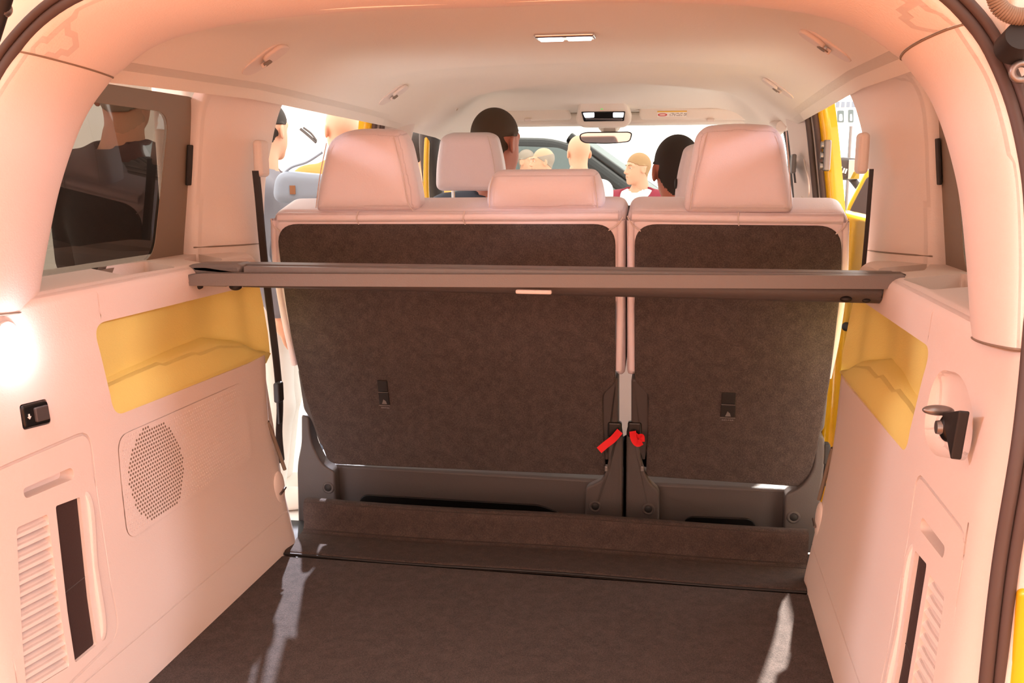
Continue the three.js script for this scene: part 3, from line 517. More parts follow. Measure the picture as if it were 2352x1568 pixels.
// headrests belong to their seat
headrest(big, [[733, 484, 0.035], [737, 440, 0.05], [763, 322, 0.05], [800, 299, 0.05], [850, 296, 0.1], [926, 300, 0.05], [944, 330, 0.05], [968, 440, 0.05], [972, 482, 0.035]], 0, { d: 2.13, depth: 0.052, lean: 0.12, posts: [0.27, 0.72], collar: 0.008, seams: [[[0.83, 0.93], [0.885, 0.5], [0.93, 0.12], [0.965, 0.05]], [[0.055, 0.08], [0.115, 0.45], [0.205, 0.86]]] });
headrest(big, [[1121, 484, 0.03], [1124, 420, 0.05], [1140, 391, 0.05], [1370, 389, 0.05], [1384, 420, 0.05], [1393, 482, 0.03]], 0, { d: 2.14, depth: 0.05, lean: 0.1, posts: [0.27, 0.72], collar: 0.008, seams: [[[0.915, 0.9], [0.93, 0.5], [0.945, 0.15]], [[0.05, 0.15], [0.06, 0.6], [0.09, 0.9]]] });
headrest(small, [[1570, 486, 0.035], [1574, 440, 0.05], [1598, 312, 0.05], [1622, 290, 0.05], [1700, 284, 0.1], [1776, 289, 0.05], [1796, 312, 0.05], [1818, 440, 0.05], [1822, 486, 0.035]], 0, { d: 2.12, depth: 0.052, lean: 0.12, posts: [0.25, 0.73], collar: 0.008, seams: [[[0.87, 0.93], [0.92, 0.5], [0.955, 0.1]], [[0.06, 0.07], [0.09, 0.4], [0.19, 0.93]]] });
// bases of the bench: beam, recliner brackets, bolts, release straps
{
  const BASE = plane(V(0, 0.06, -2.262), V(1, 0, 0), V(0, 1, 0.05)), bp = (l) => BASE.pts(l);
  const plate = (t, list, off, dep, name = 'bracket', r = 0.02) => part(name, BASE.lay(slab(outline(bp(list), r), dep, 0.006, 1, 4), off), M.dark, t);
  const bolt = (t, px, py, off) => { const [x, y] = BASE.hit(px, py); const b = part('bolt', BASE.lay(moved(new THREE.TorusGeometry(0.0125, 0.004, 10, 28), x, y, off)), M.dark, t); part('bolt_head', [BASE.lay(moved(new THREE.SphereGeometry(0.011, 20, 12).scale(1, 1, 0.5), x, y, off - 0.001))], M.darker, b); };
  const beam = (t, list, hole) => { const s = outline(bp(list), 0.008); part('seat_beam', [BASE.lay(slab(s, 0.12, 0.008, 1, 4), -0.13)], M.dark, t); part('recess_shade', BASE.lay(slab(outline(bp(hole), 0.02), 0.006, 0.002), -0.007), M.black, t, 'black plate painted for the shade of an opening under the beam'); };  // black plate laid on the beam as the shade of an opening
  beam(big, [[700, 1066], [1425, 1108], [1425, 1240], [700, 1240]], [[830, 1136], [1240, 1160], [1290, 1180], [1290, 1230], [800, 1225]]);
  beam(small, [[1440, 1110], [1868, 1130], [1868, 1260], [1440, 1240]], [[1575, 1186], [1730, 1192], [1750, 1250], [1560, 1240]]);
  plate(big, [[700, 945, 0.02], [717, 950, 0.015], [722, 1010, 0.04], [748, 1060, 0.03], [776, 1076, 0.01], [784, 1240, 0.01], [694, 1240, 0.01], [690, 1060, 0.04], [700, 1012, 0.02]], -0.02, 0.045);
  plate(big, [[686, 1030, 0.02], [700, 1012, 0.02], [704, 1240, 0.01], [690, 1240, 0.01]], -0.06, 0.05);
  plate(big, [[1398, 1000, 0.01], [1426, 968, 0.008], [1432, 1000, 0.01], [1430, 1240, 0.004], [1344, 1240, 0.004], [1347, 1112, 0.012], [1384, 1096, 0.02], [1398, 1070, 0.02]], -0.008, 0.03);
  plate(small, [[1440, 980, 0.01], [1452, 972, 0.01], [1470, 1000, 0.01], [1474, 1060, 0.02], [1492, 1100, 0.02], [1515, 1120, 0.012], [1514, 1250, 0.004], [1438, 1250, 0.004]], -0.008, 0.03);
  plate(small, [[1870, 990, 0.008], [1890, 995, 0.015], [1893, 1040, 0.02], [1868, 1260, 0.01], [1796, 1260, 0.01], [1800, 1128, 0.012], [1838, 1112, 0.02], [1866, 1070, 0.03]], -0.02, 0.045);
  bolt(big, 762, 1112, 0.024); bolt(big, 1369, 1155, 0.021); bolt(small, 1490, 1161, 0.021); bolt(small, 1820, 1178, 0.024);
  const at3 = (px, py, d) => atD(px, py, d);
  // release straps
  const loop = (t, list, w, d, nrm) => { const c = resample(list.map(([x, y, dd]) => at3(x, y, dd ?? d)), 24), rows = c.map((p, i) => { const q = c[Math.min(i + 1, 24)], k = c[Math.max(i - 1, 0)], n = q.clone().sub(k).normalize().cross(nrm).normalize(); return [p.clone().addScaledVector(n, -w), p.clone(), p.clone().addScaledVector(n, w)]; }); part('release_strap', thick(rows, (p) => p.clone().addScaledVector(nrm, -0.0016)), M.red, t, 'red fabric release strap'); };
  loop(big, [[1424, 990, 2.20], [1408, 1008, 2.185], [1390, 1022, 2.175], [1376, 1034, 2.17]], 0.0085, 2.18, V(0, 0.2, 1).normalize());
  loop(small, [[1453, 990, 2.20], [1456, 1008, 2.185], [1464, 1018, 2.175], [1474, 1014, 2.168]], 0.008, 2.18, V(0, 0.2, 1).normalize());
  loop(small, [[1454, 994, 2.20], [1464, 1002, 2.192], [1474, 1002, 2.18], [1475, 1014, 2.17]], 0.006, 2.18, V(0, 0.5, 0.9).normalize());
  for (const [t, x] of [[big, 1412], [small, 1458]]) { const p = at3(x, 985, 2.225); part('latch_housing', moved(box(0.034, 0.04, 0.02, 0.006), p.x, p.y, p.z), M.black, t); const q = at3(x + (x < 1430 ? -18 : 18), 1070, 2.225); part('latch_pin', moved(box(0.008, 0.014, 0.008, 0.002), q.x, q.y, q.z + 0.02), M.steel, t); }
  // white bolsters and far trim between the two backs
  for (const [t, x0, x1] of [[big, -0.60, 0.108], [small, 0.118, 0.60]]) part('seat_cushion', pad(poly2([[x0, 2.42], [x1, 2.42], [x1, 2.92], [x0, 2.92]], 0.06), -0.06, 0.08, 0.05, 0.012, 0.01).applyMatrix4(new THREE.Matrix4().set(1, 0, 0, 0, 0, 0, -1, 0, 0, -1, 0, 0, 0, 0, 0, 1)), M.leather, t);
  for (const [t, s] of [[big, -1], [small, 1]]) { const pts = [[0.655, 0.74], [0.652, 0.6], [0.648, 0.5], [0.635, 0.36], [0.62, 0.3]].map(([x, y]) => V(s * x, y, -2.24 - (0.74 - y) * 0.2)); part('side_bolster', tube(pts, 0.022, 40, 14), M.leather, t); }
}
// carpet flap folded up against the seat base
{
  const fl = thing('carpet_flap', 'dark carpeted flap bridging the load floor and the foot of the rear seats', 'flap');
  const prof = [[-1.925, 0.001], [-1.93, 0.006], [-1.96, 0.004], [-2.06, -0.008], [-2.088, -0.008], [-2.098, 0.004], [-2.098, 0.05], [-2.101, 0.060], [-2.110, 0.067], [-2.128, 0.066]];
  const rows = []; for (let j = 0; j <= 30; j++) { const x = mix(-1, 1, j / 30); rows.push(resample(prof.map(([z, y]) => V(x * mix(0.583, 0.606, smooth(-1.92, -2.1, z)), y + 0.002 * Math.sin(x * 5 + 1), z)), 40)); }
  part('carpet_sheet', thick(rows, (p) => p.clone().add(V(0, -0.006, -0.004))), M.carpet2, fl);
  part('hem', tube(rows.map((r) => r[0].clone().add(V(0, 0.001, 0))), 0.0028, 60, 6), M.darker, fl);
  part('fold_ridge', tube(rows.map((r) => r[16].clone().add(V(0, -0.0006, 0))), 0.002, 60, 6), M.carpet2, fl);
}
// load cover: roll-up blind across the load space
{
  const c = thing('load_cover', 'grey roll-up load cover bar spanning the load space behind the seats', 'load cover');
  const sect = (list, d) => list.map(([x, y]) => atD(x, y, d));
  const loftBar = (L, R, dl, dr, dep, name, mat, r = 0) => { const l = sect(L, dl), q = sect(R, dr), rows = []; for (let j = 0; j <= 24; j++) rows.push(l.map((p, i) => p.clone().lerp(q[i], j / 24))); return part(name, thick(rows, (p) => p.clone().add(V(0, 0, -dep))), mat, c); };
  // front rail with a rounded upper edge
  loftBar([[430, 656], [432, 652], [438, 634], [446, 630], [462, 628]], [[2077, 664], [2077, 660], [2078, 640], [2079, 636], [2080, 633]], 1.712, 1.722, 0.028, 'front_rail', M.cover);
  part('rail_end', (() => { const pl = plane(V(0, 0.66, -1.714), V(1, 0, 0), V(0, 1, 0)), g = slab(outline(pl.pts([[406, 656, 0.003], [408, 642, 0.012], [428, 630, 0.01], [520, 629, 0.004], [520, 659, 0.004]]), 0.006), 0.026, 0.005, 1, 4); return pl.lay(g, -0.026); })(), M.cover, c, 'rounded left end of the rail');
  // blind sheet between rail and cassette, cassette behind
  loftBar([[560, 630], [560, 620], [560, 612]], [[1990, 634], [1990, 632], [1990, 631]], 1.735, 1.735, 0.02, 'blind_sheet', M.cover);
  loftBar([[545, 618], [545, 610], [545, 607], [550, 606]], [[2060, 632], [2060, 630], [2060, 629], [2060, 628]], 1.775, 1.765, 0.05, 'cassette_top', M.cover);
  const a = atD(560, 640, 1.775), b = atD(2020, 670, 1.765);
  part('cassette', rod(a, b, 0.017, 0.021, 28), M.dark, c, 'dark tube of the cassette');
  const e = plane(V(0, 0.67, -1.755), V(1, 0, 0), V(0, 1, 0));
  part('left_cap', e.lay(slab(outline(e.pts([[430, 612, 0.012], [445, 605, 0.01], [548, 604, 0.004], [560, 612, 0.008], [556, 634, 0.004], [455, 634, 0.004], [446, 622, 0.01]]), 0.008), 0.06, 0.008, 1, 5), -0.05), M.cover, c);
  part('right_cap', [e.lay(slab(outline(e.pts([[1935, 655, 0.004], [2046, 655, 0.004], [2038, 688, 0.004], [2032, 691, 0.004], [1940, 684, 0.004]]), 0.006), 0.05, 0.006), -0.045), e.lay(slab(outline(e.pts([[1935, 628, 0.003], [2082, 629, 0.003], [2078, 638, 0.004], [1940, 636, 0.004]]), 0.004), 0.05, 0.004), -0.045)], M.dark, c);
  for (const [x, y, r] of [[456, 658, 0.008], [541, 658, 0.011], [1943, 686, 0.009], [1990, 690, 0.006]]) { const p = atD(x, y, 1.75); part('foot', new THREE.SphereGeometry(r, 16, 12).scale(1.2, 0.7, 1).translate(p.x, p.y, p.z), M.darker, c); }
  const hp = atD(1226, 670, 1.722); part('handle_tab', moved(box(0.068, 0.008, 0.012, 0.003), hp.x, hp.y, hp.z), M.seam, c, 'pale grip tab');
}

// ================================================================ cabin ahead of the bench
// headliner fittings
function normalAt(x, d) { const e = 0.01, y = ceilingAt(x, d), px = ceilingAt(x + e, d), pz = ceilingAt(x, d + e); return V(px - y, -e, -(pz - y)).normalize(); }
function grabHandle(label, x, d, len, wid) {
  const t = thing('grab_handle', label, 'grab handle', null, 'folding handles on the headliner'), n = normalAt(x, d), y = ceilingAt(x, d), s0 = Math.sign(x);
  const up = V(-s0, 0, 0).addScaledVector(n, s0 * n.x).normalize(), pl = plane(V(x, y, -d), up, n.clone().cross(up));   // u runs up the slope to the middle of the roof
  const s = outline([[-len / 2, -wid / 2], [len / 2, -wid / 2], [len / 2, wid / 2], [-len / 2, wid / 2]], wid * 0.49);
  part('base', pl.lay(slab(s, 0.005, 0.002, 1, 4), -0.001), M.trim, t);
  const bar = outline([[-0.002, -wid * 0.36], [len / 2 - 0.004, -wid * 0.36], [len / 2 - 0.004, wid * 0.36], [-0.002, wid * 0.36]], wid * 0.3);
  part('folding_bar', pl.lay(slab(bar, 0.009, 0.004, 1, 4), 0.003), M.trim, t);
  part('hook_well', pl.lay(slab(outline([[-0.014, -0.010], [0.006, -0.012], [0.010, 0.010], [-0.006, 0.014]], 0.005), 0.002, 0.0005), 0.0115), M.frit, t, 'brown well of the coat hook');
  part('coat_hook', pl.lay(moved(box(0.010, 0.006, 0.010, 0.002), -0.012, -0.002, 0.010)), M.trim, t);
}
grabHandle('pale folding grab handle on the headliner at the left, nearer the tailgate', -0.557, 1.89, 0.115, 0.07);
grabHandle('pale folding grab handle on the headliner at the right, nearer the tailgate', 0.557, 1.89, 0.115, 0.07);
grabHandle('pale folding grab handle on the headliner at the left, further forward', -0.553, 2.76, 0.105, 0.07);
grabHandle('pale folding grab handle on the headliner at the right, further forward', 0.553, 2.76, 0.105, 0.07);
{ // roof lamp
  const c = atY(1298, 80, 1.15), y = ceilingAt(c.x, -c.z), t = thing('roof_lamp', 'lit twin roof lamp in the middle of the headliner', 'lamp');
  part('frame', moved(box(0.125, 0.012, 0.05, 0.005), c.x, y - 0.002, c.z), M.chrome, t);
  for (const s of [-1, 1]) part('lens', moved(box(0.05, 0.008, 0.036, 0.003), c.x + s * 0.029, y - 0.007, c.z), M.lamp, t, 'glowing lens');
  for (const s of [-1, 1]) { const l = new THREE.RectAreaLight(0xfffaf4, 3.0, 0.05, 0.036); l.position.set(c.x + s * 0.029, y - 0.0125, c.z); l.lookAt(l.position.x, 0, c.z); l.name = 'roof_lamp_light'; scene.add(l); }
}
// windscreen header: visors, console, mirror
const HDR = 3.87;
function visor(label, pts, sticker) {
  const t = thing('sun_visor', label, 'sun visor'), pl = plane(V(0, 1.10, -HDR), V(1, 0, 0), V(0, 1, 0.35));
  const q = pl.pts(pts), g = pad(poly2(q, 0.02), -0.008, 0.008, 0.0075, 0.004);
  part('panel', pl.lay(g, 0.004), M.liner, t);
  const hinge = q[0][0] < -0.2 ? q[1] : q[0]; part('hinge_clip', pl.lay(moved(box(0.03, 0.012, 0.02, 0.004), (q[2][0] + q[3][0]) / 2 + 0.05, q[2][1] + 0.005, 0.012)), M.trim, t);
  if (sticker) { const n = 128, d = new Uint8Array(n * 32 * 4); for (let y = 0; y < 32; y++) for (let x = 0; x < n; x++) { const o = (y * n + x) * 4; let c = [248, 244, 236]; if (y > 25) c = [236, 186, 60]; else if (x < 44 && y > 3 && y < 22 && Math.hypot((x - 22) / 20, (y - 12) / 8) < 1) c = Math.hypot((x - 22) / 15, (y - 12) / 5) < 1 ? [246, 214, 206] : [204, 44, 50]; else if (x > 52 && x < 110 && y > 4 && y < 22 && (y % 6) < 3 && hash(x >> 1, y / 6 | 0, 3) > 0.35) c = [150, 140, 130]; else if (x > 114 && y > 4 && y < 20 && hash(x >> 1, y >> 1, 6) > 0.5) c = [130, 120, 112]; d.set([...c, 255], o); }
    const tx = new THREE.DataTexture(d, n, 32); tx.magFilter = THREE.LinearFilter; tx.colorSpace = THREE.SRGBColorSpace; tx.needsUpdate = true;
    const [a, b] = pl.pts([[1510, 267], [1578, 252]]), m = new THREE.Mesh(new THREE.PlaneGeometry(b[0] - a[0], b[1] - a[1]).translate((a[0] + b[0]) / 2, (a[1] + b[1]) / 2, 0.0135).applyMatrix4(pl.m), std({ map: tx, roughness: 0.6 })); m.name = 'warning_label'; m.userData.label = 'small printed warning label with red oval and yellow strip'; shade(m); t.add(m); }
}
visor('left sun visor folded up behind the dark-haired driver', [[1052, 258], [1305, 244, 0.03], [1316, 274, 0.02], [1060, 282]], false);
visor('right sun visor with a small printed warning label', [[1468, 242, 0.02], [1735, 250, 0.03], [1740, 275], [1468, 274, 0.02]], true);
{ // overhead console
  const t = thing('overhead_console', 'pale overhead console with lit reading lamps and two small grilles', 'console'), pl = plane(V(0.05, 1.115, -3.78), V(1, 0, 0), V(0, 1, 0.45));
  part('housing', pl.lay(pad(poly2(pl.pts([[1322, 280, 0.03], [1335, 214, 0.03], [1432, 212, 0.03], [1452, 278, 0.03], [1436, 292, 0.02], [1338, 292, 0.02]]), 0.02), -0.05, 0.016, 0.012, 0.005)), M.liner, t);
  for (const l of [[[1334, 229], [1346, 216], [1350, 216], [1349, 229]], [[1411, 228], [1411, 216], [1423, 216], [1428, 228]]]) part('microphone_grille', pl.lay(slab(outline(pl.pts(l), 0.003), 0.004, 0.001), 0.0145), M.frit, t);
  part('lamp_panel', pl.lay(slab(outline(pl.pts([[1336, 253], [1437, 252], [1434, 274], [1342, 275]]), 0.004), 0.006, 0.002), 0.014), M.black, t);
  for (const l of [[[1340, 255], [1366, 254], [1366, 265], [1345, 266]], [[1409, 254], [1434, 254], [1432, 265], [1409, 265]]]) { part('lens', pl.lay(slab(outline(pl.pts(l), 0.004), 0.004, 0.001), 0.0185), M.lamp, t, 'lit reading lamp'); const [x, y] = pl.pts([[(l[0][0] + l[1][0]) / 2, 260]])[0], p = pl.at(x, y, 0.03), li = new THREE.RectAreaLight(0xeef0ff, 2, 0.03, 0.015); li.position.copy(p); li.lookAt(p.clone().add(pl.n)); li.name = 'reading_lamp_light'; scene.add(li); }
  part('chrome_strip', pl.lay(slab(outline(pl.pts([[1346, 268], [1430, 268], [1430, 272], [1347, 272]]), 0.001), 0.003, 0.001), 0.0185), M.chrome, t);
  const g = pl.pts([[1383, 247]])[0]; part('status_light', pl.lay(moved(box(0.008, 0.003, 0.002, 0.0008), g[0], g[1], 0.016)), std({ color: 0x60ff70, emissive: 0x40ff60, emissiveIntensity: 0.6 }), t);
}
{ // inside mirror
  const t = thing('rear_view_mirror', 'dark rear-view mirror hanging below the overhead console', 'mirror'), pl = plane(V(0, 1.01, -3.9), V(1, 0, -0.06), V(0, 1, 0.06));
  part('housing', pl.lay(pad(poly2(pl.pts([[1330, 308, 0.02], [1345, 303, 0.02], [1445, 302, 0.02], [1453, 306, 0.012], [1448, 326, 0.015], [1400, 331, 0.08], [1342, 329, 0.02], [1331, 322, 0.015]]), 0.015), -0.03, 0.002, 0.008, 0.004)), M.darker, t);
  part('glass', pl.lay(slab(outline(pl.pts([[1333, 309, 0.02], [1346, 305, 0.02], [1443, 304, 0.02], [1450, 307, 0.012], [1446, 324, 0.015], [1400, 329, 0.08], [1344, 327, 0.02], [1334, 321, 0.015]]), 0.015), 0.003, 0.001), 0.001), M.mirror, t);
  const a = atD(1400, 300, 3.93), b = atD(1400, 284, 3.98); part('stem', [rod(a, b, 0.025, 0.05)], M.liner, t); part('sensor_cover', moved(box(0.13, 0.05, 0.05, 0.015), b.x, b.y + 0.01, b.z), M.cover, t);
}
// windscreen frame, A- and B-pillars, dashboard
{
  structure('window_3', 'large clear windscreen ahead of the front seats', 'windscreen', thick(refine([[V(-0.66, 1.06, -4.0), V(0, 1.085, -4.08), V(0.66, 1.06, -4.0)], [V(-0.74, 0.8, -4.25), V(0, 0.8, -4.4), V(0.74, 0.8, -4.25)], [V(-0.8, 0.5, -4.7), V(0, 0.5, -4.9), V(0.8, 0.5, -4.7)]], 20, 12), (p) => p.clone().add(V(0, 0.003, -0.003))), M.clear);
  structure('trim_7', 'pale cross rail along the top of the windscreen', 'trim', moved(box(1.34, 0.05, 0.12, 0.02), 0, 1.090, -3.98), M.liner);
  for (const s of [-1, 1]) {
    const f = s > 0 ? (g) => g : mirrored, side = s < 0 ? 'left' : 'right';
    // B-pillar: broad trim between sliding door and front door
    const rows = [[1.075, 0.655, 3.0, 3.26], [1.0, 0.672, 3.02, 3.24], [0.88, 0.69, 3.02, 3.24], [0.7, 0.71, 3.0, 3.24], [0.4, 0.72, 2.98, 3.24], [-0.3, 0.72, 2.98, 3.24]].map(([y, x, a, b]) => [V(x + 0.08, y, -a), V(x + 0.012, y, -a + 0.0), V(x, y, -a - 0.015), V(x - 0.026, y, -(a + b) / 2), V(x - 0.04, y, -b + 0.015), V(x - 0.028, y, -b), V(x + 0.08, y, -b)]);
    structure(s < 0 ? 'trim_8' : 'trim_9', s < 0 ? 'pale left door pillar trim behind the driver' : 'pale right door pillar trim carrying the hand strap', 'pillar trim', f(sheet(refine(rows, 24, 40))), M.trim);
    structure('body_pillar', 'yellow painted ' + side + ' door pillar with rubber seals', 'body', [f(thick(refine(rows.map((r, i) => [r[0].clone().add(V(-0.055, 0, 0.04)), r[0].clone().add(V(-0.04, 0, 0.06)), r[0].clone().add(V(s < 0 ? -0.015 : -0.005, 0, 0.06))]), 8, 24), (p) => p.clone().add(V(0.0, 0, -0.05))))], M.paint);
    for (const k of [0, 0.02]) structure('door_gasket', 'dark rubber gasket ' + (k ? 'outer lip' : 'inner lip') + ' on the ' + side + ' door pillar', 'gasket', f(tube(rows.map((r) => r[0].clone().add(V(-0.082 + k * 1.0, 0, 0.02 + k))), 0.009, 60, 10)), M.rubber);
    // A-pillar: dark frame with a yellow outer strip
    structure('body_post', 'dark ' + side + ' windscreen post with trim', 'windscreen post', [f(tube([V(0.70, 1.06, -3.72), V(0.74, 0.95, -3.86), V(0.79, 0.7, -4.15), V(0.82, 0.45, -4.5)], 0.045, 40, 12))], M.dark);
    structure('door_frame', 'yellow strip of the ' + side + ' front door frame', 'door frame', f(tube([V(0.705, 1.05, -3.70), V(0.735, 0.93, -3.78), V(0.765, 0.8, -3.88), V(0.79, 0.66, -4.0)], 0.012, 40, 10)), M.paint);
  }
  const d = thing('dashboard', 'dark dashboard below the windscreen', 'dashboard');
  part('panel', [moved(box(1.5, 0.16, 0.4, 0.04), 0, 0.45, -4.45)], M.darker, d);
  const p = atD(1440, 477, 3.95); part('screen', moved(box(0.19, 0.12, 0.015, 0.004), p.x - 0.0, p.y - 0.05, p.z), M.black, d, 'black touch screen');
}
// front seats
function frontSeat(label, x, y0, list) {
  const t = thing('front_seat', label, 'seat'), pl = plane(V(x, y0, -3.3), V(1, 0, 0), V(0, 1, 0.12)), q = list;
  part('headrest', pl.lay(pad(poly2(q, 0.03), -0.05, 0.045, 0.032, 0.005, 0.01)), M.leather, t);
  part('seam', tube([[0.075, 0.205], [0.092, 0.12], [0.10, 0.03]].map(([a, b]) => pl.at(a, b, 0.052)), 0.0013, 30, 6), M.seam, t);
  for (const s of [-0.068, 0.068]) { part('post', rod(pl.at(s, 0.04, 0), pl.at(s, -0.06, 0), 0.007), M.chrome, t); part('collar', new THREE.CylinderGeometry(0.017, 0.022, 0.012, 24).applyMatrix4(pl.m).translate(s, -0.028, 0.005), M.leather, t); }
  const b = [[-0.25, -0.75, 0.05], [0.25, -0.75, 0.05], [0.25, -0.25, 0.1], [0.215, -0.075, 0.09], [0.13, -0.03, 0.08], [-0.13, -0.03, 0.08], [-0.215, -0.075, 0.09], [-0.25, -0.25, 0.1]];
  part('backrest', pl.lay(pad(poly2(b, 0.05), -0.08, 0.05, 0.045, 0.009)), M.leather, t);
  part('seat_cushion', moved(pad([[-0.25, -0.08], [0.25, -0.08], [0.25, 0.08], [-0.25, 0.08]], -0.28, 0.28, 0.05, 0.012), x, 0.08, -3.55), M.leather, t);
  part('pedestal', moved(box(0.4, 0.36, 0.4, 0.02), x, -0.15, -3.5), M.darker, t);
  part('back_seam', tube([[-0.2, -0.09], [-0.06, -0.082], [0.06, -0.082], [0.2, -0.09]].map(([a, c]) => pl.at(a, c, 0.05)), 0.0014, 30, 6), M.seam, t);
  return { t, pl };
}
const HR = [[-0.127, 0.012, 0.03], [-0.12, 0.11, 0.06], [-0.100, 0.198, 0.04], [-0.07, 0.212, 0.04], [0.07, 0.212, 0.04], [0.100, 0.198, 0.04], [0.12, 0.11, 0.06], [0.127, 0.012, 0.03]];
const left = frontSeat('pale leather front seat at the left', -0.438, 0.80, HR);
left.t.userData.label = 'pale leather front seat at the left with headrest on two chrome posts';
{ const p = left.pl; part('name_tab', p.lay(moved(box(0.065, 0.008, 0.003, 0.001), -0.09, -0.125, 0.051)), M.darker, left.t, 'small dark tab'); }
const right = frontSeat('pale leather front seat at the right, mostly hidden behind the tall right headrest', 0.40, 0.755, HR);
part('headrest_button', moved(new THREE.SphereGeometry(0.014, 20, 14).scale(0.4, 1.3, 0.9), 0.40 - 0.122, 0.835, -3.27), M.darker, right.t);
// small things on the pillars
{
  const x = 0.682, a = atX(1838, 318, x), t = thing('hand_strap', 'pale looped cord hanging from a hook on the right door pillar', 'strap');
  part('hook', [tube([[1832, 345], [1829, 326], [1836, 317], [1842, 322], [1840, 340]].map(([u, v]) => atX(u, v, x - 0.008)), 0.0045, 40, 10)], M.trim, t);
  part('cord', tube([[1843, 340], [1841, 380], [1838, 430], [1842, 455], [1850, 458], [1858, 440], [1856, 410], [1848, 375], [1844, 340]].map(([u, v], i) => atX(u, v, x - 0.006 - 0.0008 * i)), 0.0024, 80, 8), M.trim, t);
  part('base', moved(box(0.012, 0.05, 0.035, 0.005), x - 0.002, a.y - 0.02, a.z), M.trim, t);
  const b = thing('front_seat_belt', 'dark front seat belt with pale guide running down from the right roof rail', 'seat belt');
  const A = atX(1748, 268, 0.60), B = atX(1795, 290, 0.62);
  part('guide_arm', [rod(atX(1718, 240, 0.59), B, 0.011, 0.018), moved(new THREE.SphereGeometry(0.014, 16, 12), ...atX(1718, 240, 0.59).toArray())], M.trim, b);
  const pts = [[1797, 288], [1806, 318], [1814, 350], [1822, 385], [1826, 420]].map(([u, v]) => atX(u, v, 0.645)), rows = resample(pts, 24).map((p) => [p.clone().add(V(0, 0, 0.022)), p.clone().add(V(0.002, 0, 0)), p.clone().add(V(0, 0, -0.022))]);
  part('webbing', thick(rows, (p) => p.clone().add(V(0.0015, 0, 0))), M.belt, b);
  const c = atX(1822, 376, 0.64); part('buckle_tongue', moved(box(0.014, 0.06, 0.05, 0.006), c.x, c.y, c.z), M.cover, b);
  const g = thing('windscreen_handle', 'pale grab loop beside the left end of the windscreen header', 'grab handle');
  part('loop', tube([[1008, 252], [1024, 242], [1040, 240], [1052, 248]].map(([u, v]) => atD(u, v, 3.45)), 0.011, 40, 10), M.liner, g);
  const w = atD(1030, 252, 3.47); part('well', new THREE.SphereGeometry(1, 20, 14).scale(0.02, 0.014, 0.012).translate(w.x, w.y, w.z), M.frit, g);
  // white shelf below the visor line, left
}
{ // pale box added between the front seats so the bench gap reads bright
  const t = thing('gap_fill_box', 'pale box added between the front seats to brighten the gap of the rear bench', 'console');
  part('box', moved(box(0.26, 0.62, 0.4, 0.03, 4), 0.05, -0.02, -3.28), M.trim, t);
  part('lid', moved(box(0.27, 0.03, 0.42, 0.012, 3), 0.05, 0.31, -3.28), M.leather, t);
}

// ================================================================ people
// one head and one hand shape, meshed finely once and shared; bodies are distance fields of tapered limbs
const headField = (x, y, z) => {
  const ax = Math.abs(x);
  let d = smin(ellip(x, y, z, [0, 0.032, -0.015], [0.076, 0.092, 0.096]), ellip(x, y, z, [0, -0.045, 0.03], [0.056, 0.072, 0.064]), 0.04);
  d = smin(d, capsule(ax, y, z, [0.012, 0.028, 0.079], [0.045, 0.026, 0.062], 0.009, 0.008), 0.02);
  d = smin(d, capsule(x, y, z, [0, 0.012, 0.084], [0, -0.028, 0.106], 0.008, 0.012), 0.018);
  d = smin(d, ellip(ax, y, z, [0.013, -0.031, 0.094], [0.009, 0.007, 0.010]), 0.008);
  d = -smin(-d, Math.hypot(ax - 0.031, y - 0.006, z - 0.093) - 0.016, 0.014);
  d = smin(d, Math.hypot(ax - 0.031, y - 0.006, z - 0.067) - 0.0135, 0.006);
  d = smin(d, ellip(x, y, z, [0, -0.058, 0.084], [0.024, 0.006, 0.012]), 0.01);
  d = smin(d, ellip(x, y, z, [0, -0.069, 0.082], [0.021, 0.007, 0.012]), 0.01);
  d = -smin(-d, ellip(x, y, z, [0, -0.0635, 0.098], [0.022, 0.0018, 0.012]), 0.003);
  d = smin(d, Math.hypot(x, y + 0.102, z - 0.07) - 0.018, 0.03);
  d = smin(d, ellip(ax, y, z, [0.079 - (z + 0.01) * 0.35, -0.006, -0.012], [0.009, 0.031, 0.019]), 0.012);
  d = -smin(-d, ellip(ax, y, z, [0.089 - (z + 0.01) * 0.3, -0.004, -0.008], [0.005, 0.018, 0.010]), 0.006);
  return smin(d, capsule(x, y, z, [0, -0.06, -0.03], [0, -0.2, -0.045], 0.053, 0.062), 0.035);
};
const headGeo = nets(headField, V(-0.11, -0.2, -0.14), V(0.11, 0.15, 0.13), 0.004);
const hairFields = {
  short: (x, y, z) => Math.max(headField(x, y, z) - 0.004 + 0.0035 * smooth(0.0, -0.08, y), 0.008 + (z > 0 ? 0.6 : 1.25) * z - y + 0.005 * Math.sin(x * 190 + z * 60) * Math.sin(z * 150 + y * 80), -(y + 0.088), (y < 0.02 ? Math.abs(x) - 0.07 + smooth(-0.03, 0.03, z) * 0.03 : -1)),
  ring: (x, y, z) => Math.max(headField(x, y, z) - 0.004, 0.0 + 0.7 * z - y, y - 0.055 + z * 0.2, -(y + 0.075), Math.abs(x) - 0.084),
  long: (x, y, z) => Math.max(Math.min(headField(x, y, z) - 0.016, ellip(x, y, z, [0, -0.06, -0.05], [0.085, 0.12, 0.065])), 0.03 + 0.5 * (z - 0.02) - y - (z < 0.02 ? 0.2 : 0)),
};
const hairGeo = Object.fromEntries(Object.entries(hairFields).map(([k, f]) => [k, nets(f, V(-0.125, -0.19, -0.15), V(0.125, 0.16, 0.13), 0.005)]));
